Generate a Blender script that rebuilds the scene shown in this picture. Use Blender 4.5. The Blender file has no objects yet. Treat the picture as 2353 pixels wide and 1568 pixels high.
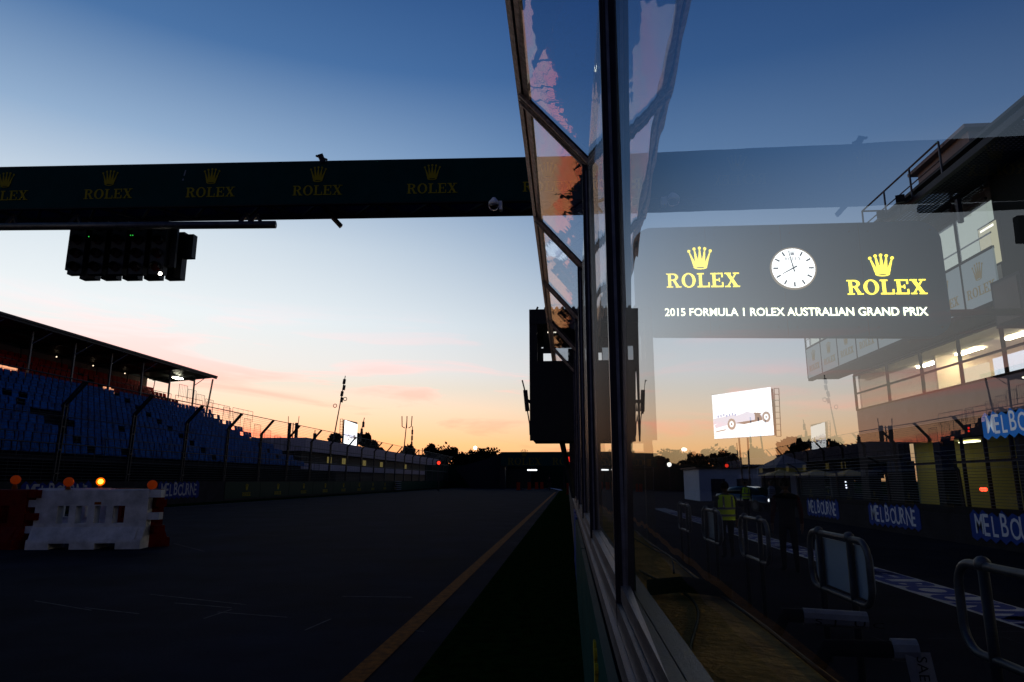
import bpy, bmesh, math, random
from mathutils import Vector, Matrix
R = math.radians
sc = bpy.context.scene
COL = sc.collection
random.seed(7)

# ------------------------------------------------------------------ camera
PSI, PIT, CAM = R(4.55), R(11.56), Vector((0, 0, 1.15))
cd = bpy.data.cameras.new('camera'); co = bpy.data.objects.new('camera', cd); COL.objects.link(co)
cd.sensor_width = 36; cd.lens = 24; cd.clip_start = 0.02; cd.clip_end = 3000
co.location = CAM; co.rotation_euler = (math.pi / 2 + PIT, 0, PSI); sc.camera = co
_f = Vector((-math.sin(PSI) * math.cos(PIT), math.cos(PSI) * math.cos(PIT), math.sin(PIT)))
_r = Vector((math.cos(PSI), math.sin(PSI), 0)); _u = _r.cross(_f)
def at(ax, v, px, py):
    """point on the plane axis=v that is seen at pixel (px,py) of a 2353 wide picture"""
    d = _f + _r * ((px - 1176.5) / 1568.7) + _u * ((784 - py) / 1568.7)
    return CAM + d * ((v - CAM[ax]) / d[ax])

# ------------------------------------------------------------------ view, world
sc.view_settings.view_transform = 'Standard'; sc.view_settings.look = 'None'
sc.view_settings.gamma = 1; sc.view_settings.exposure = 0
sc.render.engine = 'CYCLES'
sc.cycles.max_bounces = 10; sc.cycles.diffuse_bounces = 2; sc.cycles.glossy_bounces = 6
sc.cycles.transmission_bounces = 8; sc.cycles.transparent_max_bounces = 24
sc.cycles.use_denoising = True; sc.cycles.sample_clamp_indirect = 6
def lin(c):
    c = [x / 255 for x in c[:3]]
    return tuple((x / 12.92 if x <= .04045 else ((x + .055) / 1.055) ** 2.4) for x in c)
SUN_AZ = R(-40)
world = bpy.data.worlds.new('World'); sc.world = world; world.use_nodes = True
nt = world.node_tree; nt.nodes.clear(); N = nt.nodes; L = nt.links
def nd(t, **k):
    n = N.new(t)
    for a, b in k.items(): setattr(n, a, b)
    return n
def mth(op, a, b=None, c=None, clamp=False):
    n = nd('ShaderNodeMath', operation=op, use_clamp=clamp)
    for i, v in enumerate((a, b, c)):
        if v is None: continue
        if isinstance(v, (int, float)): n.inputs[i].default_value = v
        else: L.new(v, n.inputs[i])
    return n.outputs[0]
def ramp(fac, stops):
    n = nd('ShaderNodeValToRGB'); e = n.color_ramp.elements
    while len(e) < len(stops): e.new(.5)
    for el, (p_, c) in zip(e, stops): el.position = p_; el.color = (*lin(c), 1)
    L.new(fac, n.inputs[0]); return n.outputs[0]
def mixc(f, a, b, t='MIX'):
    n = nd('ShaderNodeMix', data_type='RGBA', blend_type=t)
    if isinstance(f, (int, float)): n.inputs[0].default_value = f
    else: L.new(f, n.inputs[0])
    for i, v in ((6, a), (7, b)):
        if isinstance(v, tuple): n.inputs[i].default_value = (*v[:3], 1)
        else: L.new(v, n.inputs[i])
    return n.outputs[2]
tc = nd('ShaderNodeTexCoord'); sep = nd('ShaderNodeSeparateXYZ'); L.new(tc.outputs['Generated'], sep.inputs[0])
X_, Y_, Z_ = sep.outputs
hl = mth('SQRT', mth('ADD', mth('MULTIPLY', X_, X_), mth('MULTIPLY', Y_, Y_)))
hl = mth('MAXIMUM', hl, .0001)
dsun = mth('DIVIDE', mth('ADD', mth('MULTIPLY', X_, math.sin(SUN_AZ)), mth('MULTIPLY', Y_, math.cos(SUN_AZ))), hl)
zc = mth('MAXIMUM', Z_, 0.0)
warm = ramp(zc, [(0, (244, 150, 78)), (.05, (250, 194, 118)), (.10, (252, 226, 186)), (.155, (248, 241, 234)),
                 (.22, (240, 246, 248)), (.32, (214, 226, 236)), (.43, (146, 174, 206)), (.54, (74, 114, 164)), (.64, (48, 86, 138)), (.85, (36, 64, 116)), (1, (24, 46, 92))])
bst = mth('MULTIPLY_ADD', zc, -9.5, 1.25, clamp=True)
warm = mixc(bst, warm, mixc(1.0, warm, (2.0, 1.30, 1.50), 'MULTIPLY'))
side = ramp(zc, [(0, (250, 184, 112)), (.05, (250, 212, 150)), (.10, (242, 224, 196)), (.155, (220, 224, 226)),
                 (.22, (196, 211, 225)), (.32, (142, 169, 200)), (.43, (88, 128, 176)), (.54, (58, 98, 152)), (.64, (40, 78, 134)), (.85, (28, 52, 100)), (1, (24, 46, 92))])
anti = ramp(zc, [(0, (84, 78, 96)), (.05, (92, 84, 106)), (.12, (86, 84, 112)), (.2, (66, 74, 108)),
                 (.32, (44, 60, 100)), (.5, (28, 44, 84)), (.7, (20, 36, 76)), (1, (24, 44, 92))])
f1 = mth('MULTIPLY_ADD', dsun, 3.6, -2.6, clamp=True)      # 0 at ~37 deg from the glow, 1 at it
f1 = mth('SMOOTHSTEP', f1, 0, 1) if False else f1
f2 = mth('MULTIPLY_ADD', dsun, .75, .30, clamp=True)
base = mixc(f2, anti, side); base = mixc(f1, base, warm)
# thin streaks of cloud lying on a high level layer, lit from below by the set sun
azi = mth('ARCTAN2', X_, Y_)
cmb = nd('ShaderNodeCombineXYZ'); L.new(mth('MULTIPLY', azi, 3.0), cmb.inputs[0]); L.new(mth('MULTIPLY_ADD', azi, 1.2, mth('MULTIPLY', zc, 26.0)), cmb.inputs[1])
nz = nd('ShaderNodeTexNoise'); nz.inputs['Scale'].default_value = 1.05; nz.inputs['Detail'].default_value = 6; nz.inputs['Roughness'].default_value = .55; nz.inputs['Distortion'].default_value = .8
L.new(cmb.outputs[0], nz.inputs['Vector'])
cm = mth('ADD', mth('MULTIPLY_ADD', nz.outputs[0], 7.5, -4.05), mth('MULTIPLY_ADD', dsun, 11.0, -10.2, clamp=True), clamp=True)
low = mth('MULTIPLY_ADD', zc, -4.6, 1.12, clamp=True)
toward = mth('MULTIPLY_ADD', dsun, 1.6, -.65, clamp=True)
cm = mth('MULTIPLY', mth('MULTIPLY', cm, low), toward)
ccol = mixc(1.0, (2.2, 1.35, 1.4), ramp(zc, [(0, (236, 120, 78)), (.06, (246, 128, 100)), (.12, (250, 158, 138)), (.25, (238, 196, 190)), (1, (210, 200, 210))]), 'MULTIPLY')
skyc = mixc(mth('MULTIPLY', cm, .85), base, ccol)
ns = nd('ShaderNodeTexSky'); ns.sky_type = 'NISHITA'; ns.sun_disc = False
ns.sun_elevation = R(-1.5); ns.sun_rotation = SUN_AZ; ns.air_density = 1.4; ns.dust_density = 2
add = mixc(.02, skyc, ns.outputs[0], 'ADD')
bg = nd('ShaderNodeBackground'); bg.inputs[1].default_value = 1.0; L.new(add, bg.inputs[0])
wo = nd('ShaderNodeOutputWorld'); L.new(bg.outputs[0], wo.inputs[0])

# ------------------------------------------------------------------ materials
MATS = {}; K = .42
def mat(name, col, rough=.6, metal=0, var=0, scale=4, emit=None, est=0, spec=.5, bump=0, col2=None, bscale=None, k=None):
    if name in MATS: return MATS[name]
    k = (K if not emit else 1) if k is None else k
    col = tuple(c * k for c in col)
    if spec == .5: spec = .12 if metal else .03
    m = bpy.data.materials.new(name); m.use_nodes = True; t = m.node_tree; b = t.nodes['Principled BSDF']
    b.inputs['Base Color'].default_value = (*col, 1); b.inputs['Roughness'].default_value = rough
    b.inputs['Metallic'].default_value = metal; b.inputs['Specular IOR Level'].default_value = spec
    if emit: b.inputs['Emission Color'].default_value = (*emit, 1); b.inputs['Emission Strength'].default_value = est
    if var or bump or col2:
        g = t.nodes.new('ShaderNodeNewGeometry')
        n = t.nodes.new('ShaderNodeTexNoise'); n.inputs['Scale'].default_value = scale; n.inputs['Detail'].default_value = 8
        n.inputs['Roughness'].default_value = .65
        t.links.new(g.outputs['Position'], n.inputs['Vector'])
        r = t.nodes.new('ShaderNodeValToRGB'); e = r.color_ramp.elements
        c2 = col2 if col2 else tuple(min(1, c * (1 + var)) for c in col)
        e[0].position = .34; e[1].position = .68
        e[0].color = (*tuple(c * (1 - var) for c in col), 1); e[1].color = (*c2, 1)
        t.links.new(n.outputs[0], r.inputs[0]); t.links.new(r.outputs[0], b.inputs['Base Color'])
        mr = t.nodes.new('ShaderNodeMapRange'); mr.inputs[3].default_value = max(.03, rough - .12); mr.inputs[4].default_value = min(1, rough + .15)
        t.links.new(n.outputs[0], mr.inputs[0]); t.links.new(mr.outputs[0], b.inputs['Roughness'])
        if bump:
            n2 = t.nodes.new('ShaderNodeTexNoise'); n2.inputs['Scale'].default_value = bscale or scale * 12; n2.inputs['Detail'].default_value = 4
            t.links.new(g.outputs['Position'], n2.inputs['Vector'])
            bp = t.nodes.new('ShaderNodeBump'); bp.inputs['Strength'].default_value = bump; bp.inputs['Distance'].default_value = .02
            t.links.new(n2.outputs[0], bp.inputs['Height']); t.links.new(bp.outputs[0], b.inputs['Normal'])
    MATS[name] = m; return m
def glow(name, col, st):
    if name in MATS: return MATS[name]
    m = bpy.data.materials.new(name); m.use_nodes = True; t = m.node_tree; t.nodes.clear()
    e = t.nodes.new('ShaderNodeEmission'); e.inputs[0].default_value = (*col, 1); e.inputs[1].default_value = st
    o = t.nodes.new('ShaderNodeOutputMaterial'); t.links.new(e.outputs[0], o.inputs[0]); MATS[name] = m; return m
def glass(name, tint, wob, ior=1.5, dust=0):
    """clear sheet: front faces reflect by the two-surface Fresnel law and let the rest through"""
    m = bpy.data.materials.new(name); m.use_nodes = True; t = m.node_tree; t.nodes.clear(); n = t.nodes.new
    g = n('ShaderNodeNewGeometry'); fr = n('ShaderNodeFresnel'); fr.inputs[0].default_value = ior
    tcn = n('ShaderNodeMapping'); tcn.inputs['Scale'].default_value = (1.0, 1.4, .35)
    nz = n('ShaderNodeTexNoise'); nz.inputs['Scale'].default_value = 2.2; nz.inputs['Detail'].default_value = 2
    t.links.new(g.outputs['Position'], tcn.inputs[0]); t.links.new(tcn.outputs[0], nz.inputs['Vector'])
    bp = n('ShaderNodeBump'); bp.inputs['Strength'].default_value = wob; bp.inputs['Distance'].default_value = .02
    t.links.new(nz.outputs[0], bp.inputs['Height'])
    def M(op, a, b, cl=False):
        k = n('ShaderNodeMath'); k.operation = op; k.use_clamp = cl
        for i, v in enumerate((a, b)):
            if isinstance(v, (int, float)): k.inputs[i].default_value = v
            else: t.links.new(v, k.inputs[i])
        return k.outputs[0]
    om = M('SUBTRACT', 1.0, fr.outputs[0]); t2 = (sum(tint) / 3) ** 2
    fac = M('ADD', fr.outputs[0], M('MULTIPLY', M('MULTIPLY', fr.outputs[0], t2), M('MULTIPLY', om, om)), True)
    fac = M('MULTIPLY', fac, M('SUBTRACT', 1.0, g.outputs['Backfacing']))
    tr = n('ShaderNodeBsdfTransparent'); tm = n('ShaderNodeMix'); tm.data_type = 'RGBA'
    tm.inputs[6].default_value = (*tint, 1); tm.inputs[7].default_value = (1, 1, 1, 1)
    t.links.new(g.outputs['Backfacing'], tm.inputs[0]); t.links.new(tm.outputs[2], tr.inputs[0])
    gl = n('ShaderNodeBsdfGlossy'); gl.inputs['Roughness'].default_value = 0.0; t.links.new(bp.outputs[0], gl.inputs['Normal'])
    mx = n('ShaderNodeMixShader'); t.links.new(fac, mx.inputs[0]); t.links.new(tr.outputs[0], mx.inputs[1]); t.links.new(gl.outputs[0], mx.inputs[2])
    if dust:
        g2 = n('ShaderNodeBsdfGlossy'); g2.inputs['Roughness'].default_value = .30; lw = n('ShaderNodeLayerWeight'); lw.inputs[0].default_value = .5
        dm = n('ShaderNodeMixShader'); t.links.new(M('MULTIPLY', M('POWER', lw.outputs['Facing'], 12.0), dust, True), dm.inputs[0]); t.links.new(gl.outputs[0], dm.inputs[1]); t.links.new(g2.outputs[0], dm.inputs[2]); t.links.new(dm.outputs[0], mx.inputs[2])
    o = n('ShaderNodeOutputMaterial'); t.links.new(mx.outputs[0], o.inputs[0]); return m

# ------------------------------------------------------------------ mesh builder
ORG = {}
class MB:
    def __init__(s): s.v = []; s.f = []; s.m = []
    def add(s, vs, fs, mi=0):
        b = len(s.v); s.v += [Vector(v) for v in vs]; s.f += [tuple(b + i for i in f) for f in fs]; s.m += [mi] * len(fs); return s
    def box(s, a, b, mi=0):
        x0, x1 = sorted((a[0], b[0])); y0, y1 = sorted((a[1], b[1])); z0, z1 = sorted((a[2], b[2]))
        return s.add([(x0, y0, z0), (x1, y0, z0), (x1, y1, z0), (x0, y1, z0), (x0, y0, z1), (x1, y0, z1), (x1, y1, z1), (x0, y1, z1)],
                     [(0, 3, 2, 1), (4, 5, 6, 7), (0, 1, 5, 4), (1, 2, 6, 5), (2, 3, 7, 6), (3, 0, 4, 7)], mi)
    def bar(s, p, q, w, h, up=(0, 0, 1), mi=0):
        p = Vector(p); q = Vector(q); d = (q - p).normalized(); up = Vector(up)
        if abs(d.dot(up)) > .98: up = Vector((0, 1, 0))
        a = d.cross(up).normalized() * w / 2; c = a.cross(d).normalized() * h / 2
        vs = [e + i * a + j * c for e in (p, q) for i, j in ((-1, -1), (1, -1), (1, 1), (-1, 1))]
        return s.add(vs, [(0, 1, 2, 3), (7, 6, 5, 4), (0, 4, 5, 1), (1, 5, 6, 2), (2, 6, 7, 3), (3, 7, 4, 0)], mi)
    def tube(s, pts, r, n=8, mi=0, cap=True):
        pts = [Vector(p) for p in pts]; rs = r if isinstance(r, (list, tuple)) else [r] * len(pts)
        rings = []; ref = None
        for i, p in enumerate(pts):
            d = (pts[min(i + 1, len(pts) - 1)] - pts[max(i - 1, 0)]).normalized()
            if ref is None: ref = Vector((0, 0, 1)) if abs(d.z) < .9 else Vector((1, 0, 0))
            a = d.cross(ref).normalized(); b = a.cross(d).normalized(); ref = b
            rings.append([p + (a * math.cos(t) + b * math.sin(t)) * rs[i] for t in [2 * math.pi * k / n for k in range(n)]])
        vs = [v for rg in rings for v in rg]; fs = []
        for i in range(len(pts) - 1):
            for k in range(n):
                k2 = (k + 1) % n; fs.append((i * n + k, (i + 1) * n + k, (i + 1) * n + k2, i * n + k2))
        if cap: fs += [tuple(range(n)), tuple((len(pts) - 1) * n + k for k in reversed(range(n)))]
        return s.add(vs, fs, mi)
    def ball(s, c, r, mi=0, seg=10, rings=7, sc=(1, 1, 1), rot=None):
        c = Vector(c); vs = []; fs = []
        for i in range(rings + 1):
            th = math.pi * i / rings
            for k in range(seg):
                ph = 2 * math.pi * k / seg
                v = Vector((math.sin(th) * math.cos(ph) * sc[0], math.sin(th) * math.sin(ph) * sc[1], math.cos(th) * sc[2])) * r
                if rot: v = rot @ v
                vs.append(c + v)
        for i in range(rings):
            for k in range(seg):
                k2 = (k + 1) % seg; fs.append((i * seg + k, (i + 1) * seg + k, (i + 1) * seg + k2, i * seg + k2))
        return s.add(vs, fs, mi)
    def prism(s, pts, fr, t0, t1, mi=0):
        """flat outline pts (u,v) in frame fr=(O,U,V,N) from depth t0 to t1"""
        O, U, V, W = fr; n = len(pts)
        ar = sum(pts[i][0] * pts[(i + 1) % n][1] - pts[(i + 1) % n][0] * pts[i][1] for i in range(n))
        if ar < 0: pts = pts[::-1]
        vs = [O + U * a + V * b + W * t for t in (t0, t1) for a, b in pts]
        fs = [tuple(reversed(range(n))), tuple(range(n, 2 * n))] + [(i, (i + 1) % n, n + (i + 1) % n, n + i) for i in range(n)]
        return s.add(vs, fs, mi)
    def ring(s, outer, inner, fr, t0, t1, mi=0):
        O, U, V, W = fr; n = len(outer)
        vs = [O + U * a + V * b + W * t for t in (t0, t1) for pl in (outer, inner) for a, b in pl]
        fs = []
        for i in range(n):
            j = (i + 1) % n
            fs += [(2 * n + i, 2 * n + j, 3 * n + j, 3 * n + i), (i, n + i, n + j, j), (i, j, 2 * n + j, 2 * n + i), (n + i, 3 * n + i, 3 * n + j, n + j)]
        return s.add(vs, fs, mi)
    def build(s, name, mats, parent=None, smooth=False, **kw):
        if not isinstance(mats, (list, tuple)): mats = [mats]
        me = bpy.data.meshes.new(name); o0 = ORG.get(parent, Vector((0, 0, 0))) if parent else Vector((0, 0, 0))
        me.from_pydata([v - o0 for v in s.v], [], s.f)
        for m in mats: me.materials.append(m)
        if len(mats) > 1: me.polygons.foreach_set('material_index', s.m)
        if smooth: me.polygons.foreach_set('use_smooth', [True] * len(me.polygons))
        me.update(); o = bpy.data.objects.new(name, me); COL.objects.link(o)
        if parent: o.parent = parent; ORG[o] = o0
        else: ORG[o] = Vector((0, 0, 0))
        for k, v in kw.items(): o[k] = v
        return o
def thing(name, label, cat, loc=(0, 0, 0), group=None):
    o = bpy.data.objects.new(name, None); COL.objects.link(o); o.location = loc; o.empty_display_size = .2
    o['label'] = label; o['category'] = cat
    if group: o['group'] = group
    ORG[o] = Vector(loc); return o
def copy_tree(o, parent=None, off=Vector((0, 0, 0))):
    c = o.copy(); COL.objects.link(c)
    if parent: c.parent = parent
    else: c.location = o.location + Vector(off)
    for ch in [x for x in o.children]: copy_tree(ch, c)
    return c
def frame(o, u, v=(0, 0, 1)):
    u = Vector(u).normalized(); v = Vector(v).normalized(); return (Vector(o), u, v, u.cross(v).normalized())

# ------------------------------------------------------------------ lettering
def ell(cx, cy, a, b, n=28): return [(cx + a * math.cos(2 * math.pi * k / n), cy + b * math.sin(2 * math.pi * k / n)) for k in range(n)]
def rolex(mb, fr, u0, v0, h, t, t0=0.0, mi=0):
    """serif word, cap height h, centred on u0, baseline v0"""
    adv = {'R': 1.02, 'O': 1.05, 'L': .9, 'E': .92, 'X': 1.0}; tot = sum(adv[c] for c in 'ROLEX') - .08
    x = u0 - tot * h / 2; k = 0
    def P(pts):
        nonlocal k; k += 1
        mb.prism([(x + a * h, v0 + b * h) for a, b in pts], fr, t0, t0 + t + k * .00035 * max(1, h), mi)
    def B(a, b, c, d): P([(a, b), (c, b), (c, d), (a, d)])
    for c in 'ROLEX':
        if c == 'R':
            B(.12, .05, .32, .95); B(0, 0, .44, .07); B(0, .93, .5, 1)
            n = 14; o = [(.45 + .36 * math.cos(q), .745 + .255 * math.sin(q)) for q in [-math.pi / 2 + math.pi * i / n for i in range(n + 1)]]
            o = [(.30, .49)] + o + [(.30, 1)]
            i_ = [(.42 + .19 * math.cos(q), .745 + .175 * math.sin(q)) for q in [-math.pi / 2 + math.pi * i / n for i in range(n + 1)]]
            i_ = [(.32, .57)] + i_ + [(.32, .92)]
            k += 1; mb.ring([(x + a * h, v0 + b * h) for a, b in o], [(x + a * h, v0 + b * h) for a, b in i_], fr, t0, t0 + t + k * .00035 * max(1, h), mi)
            P([(.42, .52), (.62, .5), (.88, .03), (.66, .03)]); B(.62, 0, 1.0, .07)
        if c == 'O':
            k += 1; mb.ring([(x + a * h, v0 + b * h) for a, b in ell(.48, .5, .47, .52)], [(x + a * h, v0 + b * h) for a, b in ell(.48, .5, .26, .44)], fr, t0, t0 + t + k * .00035 * max(1, h), mi)
        if c in 'LE':
            B(.12, .05, .32, .95); B(0, .92, .46 if c == 'L' else .8, 1); B(0, 0, .82, .09); B(.73, .09, .82, .34)
            if c == 'E': B(.71, .70, .8, .92); B(.32, .47, .58, .55); B(.53, .38, .6, .64)
        if c == 'X':
            P([(.10, .97), (.33, .97), (.86, .03), (.63, .03)]); P([(.70, .97), (.80, .97), (.24, .03), (.12, .03)])
            B(0, .93, .42, 1); B(.56, .93, .95, 1); B(0, 0, .36, .07); B(.52, 0, .97, .07)
        x += adv[c] * h
def crown(mb, fr, u0, v0, h, t, t0=0.0, mi=0):
    """five pointed crown with balls, height h, base at v0"""
    k = 0
    def P(pts):
        nonlocal k; k += 1; mb.prism([(u0 + a * h, v0 + b * h) for a, b in pts], fr, t0, t0 + t + k * .0006 * max(1, h), mi)
    for bx0, bx1, tx, ty in ((-.27, -.12, -.44, .80), (-.19, -.01, -.22, .90), (-.10, .10, 0, .93), (.01, .19, .22, .90), (.12, .27, .44, .80)):
        P([(bx0, .10), (bx1, .10), (tx + .018, ty), (tx - .018, ty)]); P(ell(tx, ty, .062, .062, 14))
    k += 1
    mb.ring([(u0 + a * h, v0 + b * h) for a, b in ell(0, .09, .28, .095)], [(u0 + a * h, v0 + b * h) for a, b in ell(0, .075, .18, .038)], fr, t0, t0 + t + k * .0006 * max(1, h), mi)
    P([(-.275, .12), (-.2, .15), (.2, .15), (.275, .12), (.33, .30), (-.33, .30)])
_txt = {}
def text(mb, s, fr, u0, v0, h, wsc=1.0, t=.01, t0=0.0, mi=0, bold=0.0, centre=True, depth=None):
    key = (s, bold)
    if key not in _txt:
        cu = bpy.data.curves.new('lettering', 'FONT'); cu.body = s; cu.size = 1; cu.offset = bold; cu.fill_mode = 'FRONT'; cu.resolution_u = 3
        ob = bpy.data.objects.new('lettering', cu); COL.objects.link(ob)
        dg = bpy.context.evaluated_depsgraph_get(); me = bpy.data.meshes.new_from_object(ob.evaluated_get(dg))
        _txt[key] = ([tuple(v.co) for v in me.vertices], [tuple(p.vertices) for p in me.polygons])
        bpy.data.objects.remove(ob); bpy.data.curves.remove(cu); bpy.data.meshes.remove(me)
    vs, fs = _txt[key]; xs = [v[0] for v in vs]; w = max(xs) - min(xs); k = h / .7
    O, U, V, W = fr; sh = -(min(xs) + (w / 2 if centre else 0)) * k * wsc
    n = len(vs); P = [O + U * (u0 + v[0] * k * wsc + sh) + V * (v0 + v[1] * k) + W * (t0 + t) for v in vs]
    mb.add(P, fs, mi)
    return w * k * wsc
def melbourne(fr, w, h, parent, mb_board, mb_txt):
    """blue jagged board w x h with white letters, origin lower left"""
    random.seed(3); top = []; n = 9
    for i in range(n):
        top += [(w * i / n, h * random.uniform(.80, .88)), (w * (i + .45) / n, h * random.uniform(.94, 1.06))]
    top.append((w, h * .84)); bot = []
    for i in range(n, 0, -1): bot += [(w * i / n, h * random.uniform(.06, .12)), (w * (i - .5) / n, -h * random.uniform(0, .06))]
    bot.append((0, h * .06))
    # strips so that the outline stays simple
    up = top; dn = bot[::-1]
    for i in range(min(len(up), len(dn)) - 1):
        mb_board.prism([up[i], up[i + 1], dn[i + 1], dn[i]], fr, .004, .02)
    x = w * .06
    for i, ch in enumerate('MELBOURNE'):
        hh = h * (.66 if i % 2 else .60); vv = h * (.16 + .05 * (i % 3 == 0))
        ww = text(mb_txt, ch, fr, x, vv, hh * 1.12, .74, .026, bold=.008, centre=False); x += w * .100
    random.seed(11)

# ------------------------------------------------------------------ common materials
asph = mat('asphalt', (.034, .036, .050), .85, var=.5, scale=.7, bump=.5, bscale=60, spec=.006)
pitasph = mat('pit_asphalt', (.035, .035, .045), .95, var=.3, scale=.6, bump=.4, bscale=50, spec=0)
grass_m = mat('turf', (.014, .045, .008), 1, var=.5, scale=9, bump=1, bscale=160, spec=0)
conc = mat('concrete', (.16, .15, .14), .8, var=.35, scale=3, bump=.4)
ledge_m = mat('weathered_ledge', (.36, .20, .05), .85, k=1, var=.5, scale=5, bump=.8, bscale=40)
alu = mat('aluminium', (.32, .32, .36), .38, .85, var=.3, scale=14, bump=.15)
alu_w = mat('weathered_frame', (.34, .25, .20), .5, .3, var=.5, scale=30, bump=.3, k=1)
alu_d = mat('dark_frame', (.05, .05, .07), .35, .5, var=.3, scale=10)
black = mat('black_paint', (.010, .010, .012), .5, var=.3, scale=3, spec=.3)
steel = mat('galvanised_steel', (.22, .23, .25), .45, .7, var=.3, scale=8)
steel_d = mat('dark_steel', (.06, .065, .075), .5, .5, var=.3, scale=6)
green_b = mat('green_board', (.003, .036, .032), .45, var=.15, scale=2, k=1)
gold = mat('gold_lettering', (.62, .48, .03), .5, k=.5)
blue_b = mat('blue_board', (.02, .10, .42), .5)
white_p = mat('white_paint', (.70, .72, .76), .5, var=.1, scale=4)
G_near = glass('clear_screen', (.80, .84, .87), .05, dust=.18, ior=1.40)
G_tilt = glass('clear_canopy', (.72, .77, .84), .07)

# ================================================================== GROUND
def sheet(name, x0, x1, y0, y1, z, m, nx=1, ny=1):
    mb = MB()
    for i in range(nx):
        for j in range(ny):
            a, b = x0 + (x1 - x0) * i / nx, x0 + (x1 - x0) * (i + 1) / nx; c, d = y0 + (y1 - y0) * j / ny, y0 + (y1 - y0) * (j + 1) / ny
            mb.add([(a, c, z), (b, c, z), (b, d, z), (a, d, z)], [(0, 1, 2, 3)])
    return mb.build(name, m, kind='structure')
mb = MB()  # one sheet: park land, level with the track on the left, stepping down into the pit lane
prof = [(-1500, -.02), (.20, -.02), (.21, -.62), (60, -.62), (90, -.2), (1500, -.1)]
for (a, za), (b, zb) in zip(prof, prof[1:]):
    mb.add([(a, -60, za), (b, -60, zb), (b, 1500, zb), (a, 1500, za)], [(0, 1, 2, 3)])
mb.build('ground', grass_m, kind='structure')
sheet('track', -17.6, -.90, -40, 118, 0, asph)
sheet('track_verge', -.92, .08, -40, 78, .004, grass_m)
sheet('pit_lane', .42, 40, -40, 150, -.6, pitasph)
# orange edge line, worn
orange = mat('orange_line_paint', (.34, .10, .012), .8, var=.55, scale=14, bump=.4, k=.6, spec=.02)
mb = MB(); pts = [(-1.36, -1)] + [(-1.34, y) for y in (2, 6, 14, 30, 50)] + [(-1.30, 71)]
for (a, y0), (b, y1) in zip(pts, pts[1:]): mb.add([(a, y0, .005), (a + .14, y0, .005), (b + .14, y1, .005), (b, y1, .005)], [(0, 1, 2, 3)])
mb.build('orange_track_line', orange, kind='structure')
wl = mat('white_line_paint', (.24, .25, .27), .8, var=.6, scale=8)
mb = MB()
bl_ = mat('pit_exit_paint', (.6, .62, .66), .7, k=1)
def strip(mb, p, q, w, z=.005, mi=0):
    p = Vector((p[0], p[1], z)); q = Vector((q[0], q[1], z)); d = (q - p).normalized(); s_ = Vector((-d.y, d.x, 0)) * w / 2
    mb.add([p - s_, q - s_, q + s_, p + s_], [(0, 1, 2, 3)], mi)
strip(mb, at(2, 0, 1240, 1116.5), at(2, 0, 1290, 1127), .35); strip(mb, at(2, 0, 1241, 1116), at(2, 0, 1278, 1112.5), .35); mb.build('pit_exit_line', bl_, kind='structure'); mb = MB()
strip(mb, (-17.3, 20), (-17.3, 110), .10)
for a, b in (((345, 1367), (565, 1391)), ((400, 1387), (532, 1398)), ((468, 1423), (532, 1402)), ((700, 1450), (760, 1424)), ((195, 1398), (320, 1412)), ((500, 1408), (660, 1420)), ((940, 1450), (975, 1453)), ((400, 1250), (470, 1268)), ((580, 1228), (640, 1232)), ((80, 1382), (210, 1404))):
    strip(mb, at(2, 0, *a), at(2, 0, *b), .013)
for k in range(10):
    x = random.uniform(-14, -2); y = random.uniform(6, 30); strip(mb, (x, y), (x + random.uniform(.2, .8), y + random.uniform(-.1, .25)), .02)
mb.build('track_markings', wl, kind='structure')
sheet('far_verge', -19.45, -17.62, -40, 118, .012, grass_m)
# painted band of the pit lane, blue lettering on white
sheet('pit_lane_band', 5.45, 6.3, -8, 46, -.596, mat('band_white', (.42, .45, .52), .7, var=.3, scale=5, k=.6), 1, 1)
mb = MB()
for k in range(9):
    fr = (Vector((5.5, 40 - k * 5.0, -.594)), Vector((0, -1, 0)), Vector((1, 0, 0)), Vector((0, 0, 1)))
    text(mb, 'MELBOURNE', fr, 0, .06, .66, 1.1, .002, bold=.05, centre=False)
mb.build('pit_lane_lettering', mat('painted_blue', (.01, .04, .30), .7, k=.5), kind='structure')
sheet('far_apron', -60, 60, 118, 140, .002, asph)

# ================================================================== PIT WALL + GLASS SCREEN
w = thing('pit_wall', 'concrete pit wall with green boards, running under the glass screen', 'wall', (.25, 0, 0))
MB().box((.10, -3, -.02), (.42, 70, .70)).box((.21, -3, -.62), (.40, 70, -.02)).build('wall_body', conc, w)
MB().box((.20, -3, .70), (.405, 70, .852)).build('ledge', ledge_m, w)
for a, b in ((-3, .9), (.93, 4.4), (4.43, 6.6), (6.63, 7.6)): MB().box((.078, a, .04), (.10, b, .74)).build('hoarding', green_b, w)
for a in (7.7, 9.0): MB().box((.080, a, .06), (.10, a + .9, .76)).build('hoarding', blue_b, w)
m_ = MB(); fr = frame((.078, 2.2, .1), (0, -1, 0)); rolex(m_, fr, 0, .06, .20, .004); crown(m_, fr, 0, .32, .26, .004); m_.build('gold_logo', gold, w)
m_ = MB(); fr = frame((.078, .2, .1), (0, -1, 0)); rolex(m_, fr, 0, .06, .20, .004); crown(m_, fr, 0, .32, .26, .004); m_.build('gold_logo', gold, w)

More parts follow.
